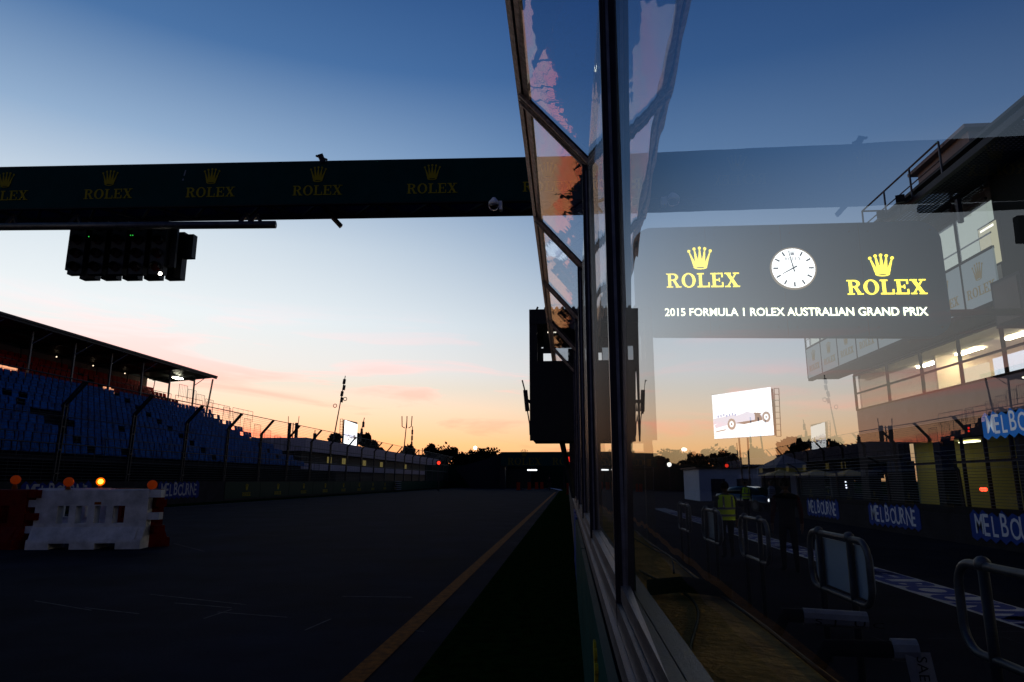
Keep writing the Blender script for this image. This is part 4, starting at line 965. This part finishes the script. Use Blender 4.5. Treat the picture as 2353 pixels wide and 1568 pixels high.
# ================================================================== PEOPLE
skin = mat('skin', (.35, .19, .13), .6)
def person(name_label, loc, face, H, top, legs, hair=(.02, .014, .01), pose='stand', vest=None, sleeve=None, cap=None):
    """one skinned body; local +Y is forward"""
    t = thing('person', name_label, 'person', loc); k = H / 1.75
    J = {}; V_ = []; E_ = []; Rr = []
    def j(n, x, y, z, r, par=None):
        J[n] = len(V_); V_.append((x * k, y * k, z * k)); Rr.append(r * k)
        if par is not None: E_.append((J[par], J[n]))
    st = {'stand': (.0, .0, .09), 'walk': (.20, -.20, .06), 'stride': (.10, -.10, .10)}[pose]; fl, frr, wd = st
    j('pel', 0, 0, .93, .135); j('wai', 0, .01, 1.08, .125, 'pel'); j('che', 0, .0, 1.26, .175, 'wai'); j('sho', 0, -.01, 1.40, .135, 'che'); j('nec', 0, .0, 1.49, .058, 'sho'); j('hd0', 0, .02, 1.55, .06, 'nec')
    for s_, ff in ((-1, fl), (1, frr)):
        q = 'L' if s_ < 0 else 'R'
        j('hip' + q, s_ * .09, 0, .88, .10, 'pel'); j('kne' + q, s_ * wd, ff * .55 + .02, .48, .062, 'hip' + q); j('ank' + q, s_ * wd, ff - .03, .09, .046, 'kne' + q); j('toe' + q, s_ * (wd + .02), ff + .15, .035, .036, 'ank' + q)
        j('shr' + q, s_ * .19, -.01, 1.385, .075, 'sho')
        if pose == 'walk': el = (s_ * .22, -.06 * (1 if ff > 0 else -1.2), 1.12); wr = (s_ * .23, .06 if ff < 0 else -.10, .88)
        elif pose == 'phone' : el = (s_ * .24, .1, 1.15); wr = (s_ * .1, .28, 1.35)
        else: el = (s_ * .25, -.02, 1.12); wr = (s_ * .27, .08, .87)
        j('elb' + q, *el, .046, 'shr' + q); j('wri' + q, *wr, .032, 'elb' + q); hx, hy, hz = wr
        j('pal' + q, hx, hy + .02, hz - .07, .032, 'wri' + q)
        for i in range(4): j('fi%d' % i + q, hx + s_ * .0, hy - .02 + .022 * i, hz - .12 - .004 * i, .010, 'pal' + q); j('ft%d' % i + q, hx - s_ * .012, hy - .018 + .022 * i, hz - .165 - .008 * (i in (1, 2)), .008, 'fi%d' % i + q)
        j('th' + q, hx - s_ * .02, hy + .065, hz - .085, .011, 'pal' + q)
    me = bpy.data.meshes.new('body'); me.from_pydata(V_, E_, []); ob = bpy.data.objects.new('body', me); COL.objects.link(ob)
    md = ob.modifiers.new('s', 'SKIN'); md.branch_smoothing = .3
    sv = me.skin_vertices[0].data
    for i, r_ in enumerate(Rr): sv[i].radius = (r_ * (1.22 if i in (J['che'], J['wai'], J['pel'], J['sho']) else 1), r_ * (.80 if i in (J['che'], J['wai'], J['pel'], J['sho']) else 1))
    sv[0].use_root = True; ob.modifiers.new('b', 'SUBSURF').levels = 2; ob.modifiers['b'].render_levels = 2
    dg = bpy.context.evaluated_depsgraph_get(); m2 = bpy.data.meshes.new_from_object(ob.evaluated_get(dg)); bpy.data.objects.remove(ob)
    b = MB(); rz = Matrix.Rotation(face, 3, 'Z'); O = Vector(loc)
    b.v = [rz @ v.co + O for v in m2.vertices]; loc_ = [v.co.copy() / k for v in m2.vertices]
    for p in m2.polygons:
        c = sum((loc_[i] for i in p.vertices), Vector()) / len(p.vertices); b.f.append(tuple(p.vertices))
        if c.z < .075: mi = 3
        elif c.z < .93 and abs(c.x) < .205: mi = 1
        elif c.z > 1.47: mi = 2
        elif abs(c.x) > .20 and c.z < (.90 if not pose == 'phone' else .2): mi = 2
        elif abs(c.x) > .19: mi = 4
        else: mi = 0
        b.m.append(mi)
    def ball2(c, r_, mi, s3): 
        n0 = len(b.v); b.ball((0, 0, 0), r_ * k, mi, 14, 10, s3)
        for i in range(n0, len(b.v)): b.v[i] = rz @ (b.v[i] + Vector(c) * k) + O
    ball2((0, .02, 1.635), .108, 2, (.80, .98, 1.18)); ball2((0, .128, 1.615), .018, 2, (.8, 1.2, 1.3))
    for s_ in (-1, 1): ball2((s_ * .088, .01, 1.625), .026, 2, (.4, .8, 1.2)); ball2((s_ * .033, .112, 1.645), .011, 3, (1, .6, .8))
    ball2((0, .115, 1.575), .022, 5, (1, .4, .25))
    pm = lambda nm, c: mat(nm + '_%d' % (int(c[0] * 999) * 31 + int(c[1] * 999) * 7 + int(c[2] * 999)), c, .8)
    sl_ = sleeve or top
    b.build('body', [pm('shirt', top), pm('trousers', legs), skin, pm('shoes', (.01, .01, .01)), pm('sleeve', sl_), mat('lips', (.30, .10, .08), .5)], t, True)
    h = MB(); n0 = 0; h.ball((0, 0, 0), .116 * k, 0, 14, 10, (.82, .98, 1.05))
    h.v = [v for v in h.v]
    for i in range(len(h.v)): 
        v = h.v[i]; 
        if v.y > .03 * k and v.z < .06 * k: v.y = .03 * k
        if v.z < -.06 * k: v.z = -.06 * k
        h.v[i] = rz @ (v + Vector((0, .005, 1.655)) * k) + O
    h.build('hair' if not cap else 'cap', pm('hair', cap or hair), t, True)
    if vest:
        vb = MB(); n = 20; zs = [.88, .98, 1.08, 1.20, 1.32, 1.42, 1.455]; wx = [.205, .205, .21, .225, .225, .20, .13]; wy = [.155, .15, .15, .155, .155, .135, .10]; vs = []
        for z, a, c in zip(zs, wx, wy):
            for i in range(n): q = 2 * math.pi * i / n; vs.append(rz @ (Vector((a * math.cos(q), c * math.sin(q) - .005, z)) * k) + O)
        fs = []; ms = []
        for r_ in range(len(zs) - 1):
            for i in range(n):
                if r_ in (3, 4) and (i in (0, 19, 9, 10)): continue
                i2 = (i + 1) % n; fs.append((r_ * n + i, r_ * n + i2, (r_ + 1) * n + i2, (r_ + 1) * n + i)); ms.append(0)
        vb.add(vs, fs); vo = vb.build('vest', mat('hi_vis_yellow', (.68, .88, .03), .7, k=1), t, True)
        st_ = MB()
        for z, a, c in ((.96, .212, .158), (1.12, .222, .160)):
            ring_ = [rz @ (Vector((a * math.cos(q), c * math.sin(q) - .005, z + dz)) * k) + O for dz in (0, .05) for q in [2 * math.pi * i / n for i in range(n)]]
            st_.add(ring_, [(i, (i + 1) % n, n + (i + 1) % n, n + i) for i in range(n)])
        for sx in (-.10, .10):
            st_.add([rz @ (Vector((sx + dx, -.168, z)) * k) + O for z in (1.17, 1.42) for dx in (-.022, .022)], [(0, 1, 3, 2)])
        st_.build('reflective_stripes', mat('reflective_tape', (.45, .46, .44), .4), vo)
    return t
def foot(px, py, z=-.6): q = at(2, z, px, py); return q
def stand_at(px, Y, z=-.6): q = at(1, Y, px, 1105); return (q.x, Y, z)
person('person seen from behind in a yellow hi-vis vest by the handrails', stand_at(1664, 16.6), R(6), 1.72, (.03, .03, .035), (.012, .012, .016), hair=(.05, .02, .012), vest=1)
person('person in a black top with dark red sleeves walking up the pit lane', stand_at(1802, 14.2), R(-8), 1.80, (.010, .010, .012), (.008, .008, .010), pose='stride', sleeve=(.12, .01, .01))
person('distant person in a yellow hi-vis vest standing before the black car', stand_at(1712, 36), R(0), 1.70, (.02, .02, .03), (.01, .01, .015), vest=1)
person('person in a white shirt half hidden behind the person in black', stand_at(1771, 36), R(40), 1.74, (.55, .58, .64), (.02, .02, .03), hair=(.03, .02, .015))
person('lone person in dark clothes walking down the empty track', (at(2, 0, 1263, 1127).x, at(2, 0, 1263, 1127).y, 0), R(180), 1.62, (.03, .03, .035), (.05, .045, .04), pose='walk')

# ================================================================== CAR behind the pit wall end
cx, cy = at(1, 43, 1722, 1140).x, 43.0
car = thing('parked_car', 'black saloon car parked beyond the people in the pit lane', 'car', (cx, cy, -.6))
CA = R(-62); fu = Vector((math.cos(CA), math.sin(CA), 0)); fv = Vector((-fu.y, fu.x, 0)); CO = Vector((cx, cy, -.6))
carp = mat('car_paint', (.012, .012, .016), .12, .3, spec=.8)
def section(us, prof):
    m_ = MB(); rings = []
    for u_, w_, z0, z1, tp in prof:
        rings.append([CO + fu * u_ + fv * a + Vector((0, 0, z)) for a, z in ((-w_, z0), (-w_ * 1.02, (z0 + z1) / 2), (-w_ * tp, z1), (w_ * tp, z1), (w_ * 1.02, (z0 + z1) / 2), (w_, z0))])
    n = 6; vs = [v for r_ in rings for v in r_]; fs = [tuple(reversed(range(n))), tuple((len(rings) - 1) * n + i for i in range(n))]
    for j_ in range(len(rings) - 1):
        for i in range(n): i2 = (i + 1) % n; fs.append((j_ * n + i, j_ * n + i2, (j_ + 1) * n + i2, (j_ + 1) * n + i))
    return m_.add(vs, fs)
section(0, [(-2.3, .70, .35, .78, .85), (-2.1, .84, .28, .95, .86), (-1.3, .88, .25, 1.0, .88), (0, .9, .25, .98, .88), (1.1, .88, .25, .95, .88), (2.0, .84, .28, .80, .86), (2.3, .70, .35, .65, .85)]).build('body', carp, car, True)
section(0, [(-1.5, .74, .96, 1.02, .9), (-.9, .74, .96, 1.38, .82), (.1, .74, .96, 1.42, .82), (.5, .74, .96, 1.34, .80), (1.2, .74, .93, .98, .9)]).build('windows', mat('car_glass', (.02, .03, .04), .05, .6), car, True)
for u_ in (-1.4, 1.4):
    for s_ in (-1, 1):
        c = CO + fu * u_ + fv * s_ * .80 + Vector((0, 0, .33)); wh = MB().tube([c - fv * .1, c + fv * .1], .33, 18).build('wheel', black, car); MB().tube([c - fv * .11, c + fv * .11], .2, 12).build('rim', steel, wh)
for s_ in (-1, 1): MB().ball(CO + fu * 2.2 + fv * s_ * .6 + Vector((0, 0, .62)), .12, 0, 8, 6).build('headlight', glow('headlight', (.9, .95, 1), 2.0), car)

# ================================================================== FAR BUILDINGS
lb = thing('low_white_building', 'long low white building with a dark window band behind the fence', 'building', (-30, 110, 0))
a, c = at(0, -28, 703, 1012), at(0, -28, 1016, 1052)
yA, yB = a.y, min(c.y, 150); zt_ = 5.7
wb = mat('offwhite_cladding', (.38, .35, .40), .6, var=.1, scale=.5, k=.9)
MB().box((-28, yA, 4.3), (-40, yB, zt_)).box((-28.0, yA, 2.3), (-40, yB, 3.0)).build('wall', wb, lb)
MB().box((-28.6, yA + .5, 3.0), (-39.5, yB - .5, 4.3)).box((-28.5, yA + .5, 0), (-39.5, yB - .5, 2.3)).build('window_band', mat('dark_glazing', (.012, .014, .018), .7, spec=.1), lb)
for y in (80.5, 86, 95, 104, 120): MB().box((-28.5, y, 3.15), (-28.45, y + 1.4, 3.95)).build('lit_window', glow('lit_yellow_dim', (.45, .36, .12), .28), lb)
br_ = thing('advert_bridge', 'far dark green bridge with gold crowns crossing the end of the straight', 'bridge', (0, 100, 0))
YB = 104
q0, q1 = at(1, YB, 1151, 1039), at(1, YB, 1151, 1071)
bdk = MB().box((q0.x, YB, q1.z), (12, YB + 2.5, q0.z)).build('deck_panel', green_b, br_)
for px in (1208, 1308, 1408):
    q = at(1, YB, px - (8 if px == 1208 else 0) + (0), 1073); m_ = MB(); f_ = (Vector((q.x + (.3 if px == 1208 else 0), YB, q1.z)), Vector((1, 0, 0)), Vector((0, 0, 1)), Vector((0, -1, 0)))
    rolex(m_, f_, 0, .15, 1.05, .02); crown(m_, f_, 0, 1.40, 1.70 * .62, .02); m_.build('gold_logo', mat('gold_lettering_far', (.28, .22, .04), .5), bdk)
MB().box((q0.x - .2, YB + .3, 0), (q0.x + .6, YB + 2, q1.z)).build('pier', black, br_); MB().box((12, YB + .3, -.6), (12.8, YB + 2, q0.z)).build('pier', black, br_)
MB().box((at(1, YB, 1212, 1080).x, YB - .1, at(1, YB, 1212, 1082).z), (at(1, YB, 1234, 1080).x, YB - .02, at(1, YB, 1212, 1079).z)).build('strip_light', glow('strip_white', (.9, .95, 1), 2.5), br_)
m_ = MB(); m_.prism([(at(1, YB, 1080, 1060).x, 0), (q0.x, 0), (q0.x, q0.z), (at(1, YB, 1108, 1056).x, at(1, YB, 1108, 1056).z), (at(1, YB, 1040, 1075).x, at(1, YB, 1040, 1075).z)], (Vector((0, YB + 6, 0)), Vector((1, 0, 0)), Vector((0, 0, 1)), Vector((0, -1, 0))), -6, 4)
o = m_.build('grey_shed', mat('shed_grey', (.05, .05, .06), .7)); o['label'] = 'grey shed with a sloping roof at the left end of the green bridge'; o['category'] = 'shed'
fx = thing('end_fence_wall', 'curving barrier with green boards at the end of the straight', 'barrier', (0, 112, 0))
MB().box((-24, 116, 0), (34, 116.4, 3.75)).build('wall_body', mat('green_hoarding3', (.01, .06, .035), .6), fx)
for px, py, l in ((1215, 1085, 'tall dim shed wall right under the green bridge'),):
    q = at(1, 110, px, py); o = MB().box((-14, 112, 0), (-6, 115, 3.0)).build('low_shed', mat('shed_pale', (.10, .12, .10), .7)); o['label'] = l; o['category'] = 'shed'
for i, (px, py, Y) in enumerate(((1191, 1107, 86), (1216, 1106.5, 92), (1233, 1104.5, 97), (1245, 1103, 100), (1307.5, 1103, 60))):
    q = at(1, Y, px, py); o = MB().box((q.x - .22, Y, 0), (q.x + .22, Y + .2, .95)).box((q.x - .28, Y - .05, 0), (q.x + .28, Y + .25, .1)).build('marker_block', mat('orange_marker', (.60, .06, .02), .5, k=.5))
    o['label'] = ('red marker block standing alone at the left of the far bend', 'red marker block second along the far bend', 'red marker block third along the far bend', 'red marker block last along the far bend', 'red marker block beside the far end of the pit wall')[i]; o['category'] = 'marker'
q = at(1, 88, 1308, 1074); fs_ = thing('letter_sign', 'small lit pink sign with a red letter F by the far posts', 'sign', q)
MB().box((q.x - .45, 88, q.z - .5), (q.x + .55, 88.1, q.z + .5)).build('panel', glow('pink_panel', (.75, .38, .62), .5), fs_)
m_ = MB(); text(m_, 'F', frame((q.x + .0, 87.98, q.z - .35), (1, 0, 0)), 0, 0, .7, 1, .0, bold=.03); m_.build('lettering', glow('red_letter', (.7, .02, .08), .7), fs_)
MB().box((q.x - .1, 88, q.z + .65), (q.x + .5, 88.1, q.z + 1.3)).build('red_light', glow('red_light', (1, .03, .02), .8), fs_); MB().bar((q.x, 88.2, 0), (q.x, 88.2, q.z + 1.3), .1, .1).build('pole', black, fs_)
def signal(label, px, py, Y, c, st, z0=0):
    q = at(1, Y, px, py); t = thing('signal_lamp', label, 'signal light', (q.x, Y, z0)); MB().bar((q.x, Y, z0), (q.x, Y, q.z + .1), .08, .08).build('pole', black, t)
    MB().box((q.x - .3, Y - .05, q.z - .25), (q.x + .3, Y + .1, q.z + .25)).build('head', black, t); MB().ball((q.x, Y - .08, q.z), .2, 0, 8, 6).build('lamp', glow('sig%d' % px, c, st), t)
signal('red signal light on a thin pole in front of the low white building', 982 + 26.5, 1064, 76, (1, .04, .02), 1.6)
signal('pair of red lights seen through the far panes, upper', 1336, 1086, 70, (1, .04, .02), 3, -.6)
# floodlight pole with glowing globe
def globe(label, px, py, Y, r_):
    q = at(1, Y, px, py); t = thing('street_lamp', label, 'lamp', (q.x, Y, 0)); MB().tube([(q.x, Y, 0), (q.x, Y, q.z)], .09, 6).build('pole', steel_d, t); MB().ball(q, r_, 0, 12, 8).build('lamp_head', glow('globe', (1, .95, .85), 4), t)
globe('glowing globe lamp on a thin pole above the far trees', 1092, 1029.5, 210, .55)
globe('bright small lamp low beyond the pit exit, seen through the glass', 1538, 1068, 90, .28)
globe('lamp over the pit exit seen through the glass, right of the trees', 1500, 1028, 190, .01)

# masts
def mast(label, px, ptop, Y, kind, lean=0):
    a = at(1, Y, px, ptop); b_ = Vector((a.x + lean, Y, 0)); t = thing('antenna_mast', label, 'mast', b_); d = (a - b_)
    MB().tube([b_, a], [.13 * Y / 100, .06 * Y / 100], 6).build('pole', steel_d, t)
    if kind == 'cell':
        for k in range(4): q = a - d * (.03 + .055 * k) + Vector((.12 * (k % 2), 0, 0)); MB().bar(q, q - d.normalized() * (.045 * d.length), .34 * Y / 100, .3).build('antenna', steel_d, t)
        for sx, dz in ((.6, .21), (-.7, .27)): q = a - d * dz + Vector((sx, 0, 0)); MB().tube([q + Vector((.25 * math.cos(e), 0, .25 * math.sin(e))) for e in [math.pi * 2 * i / 12 for i in range(13)]], .05, 4).build('hoop', steel_d, t)
    if kind == 'fork':
        for sx in (-.9, 0, .9): MB().tube([a + Vector((sx * .4, 0, -1.5)), a + Vector((sx, 0, -1.2)), a + Vector((sx * 1.1, 0, .8))], .09, 4).build('antenna', steel_d, t)
    if kind == 'stub':
        for k in range(3): q = a - d * (.06 + .1 * k); MB().bar(q, q - Vector((0, 0, 1.0)), .35, .3).build('antenna', steel_d, t)
    if kind == 'twin':
        for sx in (-.55, .55): MB().bar(a + Vector((sx, 0, 0)), a + Vector((sx, 0, -4.2 * Y / 110)), .42, .3).build('antenna', steel_d, t); MB().tube([a + Vector((sx * 1.4, 0, 0)), a + Vector((sx * 1.5, 0, 1.0))], .05, 4).build('whip', steel_d, t)
mast('tallest thin mast with stacked antennas left of the slanted screen', 793.5, 864, 95, 'cell', -2.2)
mast('thin mast with three small boxes right of the slanted screen', 837.5, 960, 120, 'stub', -2.5)
mast('three pronged mast above the far end of the fence', 935, 966, 130, 'fork', -.9)
mast('slim mast just right of the three pronged one', 948, 980, 150, 'stub', -.3)
mast('short twin panel mast rising behind the fence by the stand', 674, 972, 100, 'twin')
mast('short thin mast between the stand end and the low building', 724, 988, 90, 'stub')
mast('thin bare mast above the right end of the green bridge', 1295.5, 1043, 108, 'none')
mast('thin mast under the large video screen, seen through the glass', 1693, 1018, 75, 'none')
mast('second thin mast under the large video screen, slightly right', 1717, 1008, 75, 'none')

# ================================================================== TREES
leafm = mat('tree_leaves', (.016, .022, .010), .8, var=.4, scale=.5); bark = mat('bark', (.03, .022, .016), .9)
def tree(label, px, ptop, Y, h, wdt, seed, z0=0):
    rnd = random.Random(seed); q = at(1, Y, px, ptop); H = q.z - z0
    t = thing('tree', label, 'tree', (q.x, Y, z0), 'trees beyond the circuit'); B = Vector((q.x, Y, z0))
    m_ = MB(); tp = B + Vector((rnd.uniform(-.4, .4), 0, H * .55)); m_.tube([B, B.lerp(tp, .5) + Vector((.15, 0, 0)), tp], [H * .035, H * .026, H * .012], 7)
    blobs = []; nb = int(9 + wdt / 1.5)
    for i in range(nb):
        a = rnd.uniform(0, 2 * math.pi); rr = math.sqrt(rnd.random()) * wdt / 2 * .85; zz = H * rnd.uniform(.52, .94)
        if rr > wdt * .3: zz = min(zz, H * rnd.uniform(.5, .8))
        c = B + Vector((rr * math.cos(a), rr * math.sin(a), zz)); blobs.append((c, rnd.uniform(.10, .19) * max(wdt, H * .6)))
    blobs.append((B + Vector((0, 0, H * .88)), H * .12))
    for c, r_ in blobs: m_.tube([tp.lerp(B, .25), tp.lerp(c, .5), c], [H * .012, H * .007, H * .003], 5)
    m_.build('trunk', bark, t)
    lf = MB(); sz = max(.28, H * .022)
    for c, r_ in blobs:
        for i in range(240):
            v = Vector((rnd.gauss(0, 1), rnd.gauss(0, 1), rnd.gauss(0, .8))).normalized() * r_ * (rnd.random() ** .45) * rnd.uniform(.85, 1.12)
            p_ = c + v; a_ = Vector((rnd.gauss(0, 1), rnd.gauss(0, 1), rnd.gauss(0, 1))).normalized(); b__ = a_.orthogonal().normalized() * sz * rnd.uniform(.5, 1.2); a_ = a_.cross(b__).normalized() * sz * rnd.uniform(.5, 1.1)
            a_ *= 1.8; b__ *= 1.8; lf.add([p_ - a_, p_ + b__ * .6, p_ + a_, p_ - b__ * .6], [(0, 1, 2, 3)])
    lf.build('crown', leafm, t)
TR = [('dark tree right of the short twin mast, low behind the fence', 665, 1018, 100, 5), ('small dark tree against the left edge of the slanted screen', 768, 1000, 135, 6.5), ('dark tree just right of the slanted screen', 838, 998, 140, 7.5),
      ('dark tree under the three pronged mast', 940, 1022, 150, 7), ('narrow dark tree standing alone left of the broad tree', 988, 1023, 165, 7), ('broad dark tree in the middle of the far tree line', 1042, 1027, 170, 15), ('wide dark tree nearest to the green bridge', 1100, 1039, 180, 14)]
for i, (l, px, pt, Y, wd_) in enumerate(TR): tree(l, px, pt, Y, 0, wd_, 20 + i)
o_ = thing('rooftop_block', 'dark block with rooftop antennas between the far trees', 'building', at(1, 160, 965, 1060)); q = at(1, 160, 958, 1033); r__ = at(1, 160, 985, 1045)
MB().box((q.x, 160, 0), (r__.x + 3, 166, r__.z)).build('wall', black, o_); m_ = MB()
for k in range(4): m_.bar((q.x + .5 + k * .8, 160, r__.z), (q.x + .5 + k * .8, 160, q.z + .3 * (k % 2)), .2, .1)
m_.build('roof_antennas', black, o_)
TRR = [('leftmost dark tree beyond the pit exit, seen through the glass', 1515, 1048, 150, 8), ('dark tree through the glass between the leftmost and the broad one', 1605, 1046, 150, 10), ('broad dark tree through the glass right of the hill', 1640, 1042, 155, 9),
       ('dark tree through the glass left below the video screen', 1668, 1042, 130, 6), ('tall dark tree behind the pit lane, right of the video screen', 1830, 1010, 75, 6), ('dark tree behind the wire fence near the building end', 1900, 1015, 60, 7), ('dark tree close to the far corner of the pit building', 1950, 1035, 48, 6)]
for i, (l, px, pt, Y, wd_) in enumerate(TRR): tree(l, px, pt, Y, 0, wd_, 60 + i, -.5)

# buildings through the glass
def blk(name, label, cat, px0, px1, pt, pb_, Y, m, dep=6, z0=-.6):
    a, c = at(1, Y, px0, pt), at(1, Y, px1, pt); zb_ = z0 if pb_ is None else at(1, Y, px0, pb_).z
    o = MB().box((a.x, Y, zb_), (c.x, Y + dep, a.z)).build(name, m); o['label'] = label; o['category'] = cat; return o
shedw = mat('shed_white', (.60, .64, .72), .6, var=.1, scale=.4, k=1)
bw = thing('paddock_shed', 'pale low paddock shed behind the black car', 'shed', at(1, 62, 1680, 1100))
a_, c_ = at(1, 62, 1605, 1077), at(1, 62, 1768, 1077); MB().box((a_.x, 62, -.6), (c_.x, 70, a_.z)).build('wall', shedw, bw); MB().box((a_.x - .3, 61.8, a_.z), (c_.x + .3, 70.2, a_.z + .15)).build('roof', black, bw)
m_ = MB(); [m_.box((a_.x + 1 + 2.2 * k, 61.95, -.6), (a_.x + 2.2 + 2.2 * k, 62, 1.3)) for k in range(3)]; m_.build('door', mat('shed_door', (.08, .09, .13), .6), bw)
bw = thing('marquee', 'pale tent roof with yellow trim behind the wire fence', 'marquee', at(1, 55, 1820, 1075))
a_, c_ = at(1, 55, 1780, 1062), at(1, 55, 1880, 1062); zz = at(1, 55, 1800, 1075).z; m_ = MB(); m_.add([(a_.x, 55, zz), (c_.x, 55, zz), (c_.x, 61, zz), (a_.x, 61, zz), ((a_.x + c_.x) / 2, 58, zz + 1.1)], [(0, 1, 4), (1, 2, 4), (2, 3, 4), (3, 0, 4), (3, 2, 1, 0)]); m_.build('tent_roof', mat('tent_canvas', (.28, .28, .30), .7), bw)
MB().box((a_.x, 54.95, zz - .35), (c_.x, 55, zz)).build('trim', mat('yellow_trim', (.45, .33, .05), .6, k=1), bw)
m_ = MB(); [m_.bar((x, 55.1, -.6), (x, 55.1, zz), .12, .12) for x in (a_.x + .1, c_.x - .1)]; m_.build('tent_poles', steel_d, bw)
MB().box((a_.x, 60, -.6), (c_.x, 60.1, zz)).build('tent_wall', shedw, bw)
bw = thing('catering_canopy', 'row of amber canopies behind the wire fence right of the car', 'canopy', at(1, 42, 1880, 1095))
for k, (p0, p1) in enumerate(((1765, 1850), (1852, 1935), (1937, 2010))):
    a_, c_ = at(1, 42 - 3 * k, p0, 1083), at(1, 42 - 3 * k, p1, 1083); zz = at(1, 42 - 3 * k, p0, 1093).z; Yk = 42 - 3 * k; m_ = MB(); m_.add([(a_.x, Yk, zz), (c_.x, Yk, zz), (c_.x, Yk + 2.5, zz), (a_.x, Yk + 2.5, zz), ((a_.x + c_.x) / 2, Yk + 1.2, a_.z + .1)], [(0, 1, 4), (1, 2, 4), (2, 3, 4), (3, 0, 4), (3, 2, 1, 0)]); m_.build('canopy_roof', mat('amber_canvas', (.45, .28, .08), .7, k=1), bw)  # amber is the base colour of the canvas
    MB().box((a_.x + .2, Yk + 2.2, -.6), (c_.x - .2, Yk + 2.4, zz)).build('canopy_wall', mat('canopy_wall', (.12, .12, .14), .7), bw)
for q in ((1943, 1108), (1944, 1115), (1945, 1121)): MB().ball(at(1, 30, *q), .035, 0, 6, 4).build('white_lamp', glow('cool_lamp', (.8, .85, 1), 2.5), bw)
MB().box((at(1, 95, 1440, 1060).x, 150, -.6), (at(1, 95, 1440, 1060).x + 20, 160, .5)).build('hill', grass_m, kind='structure')
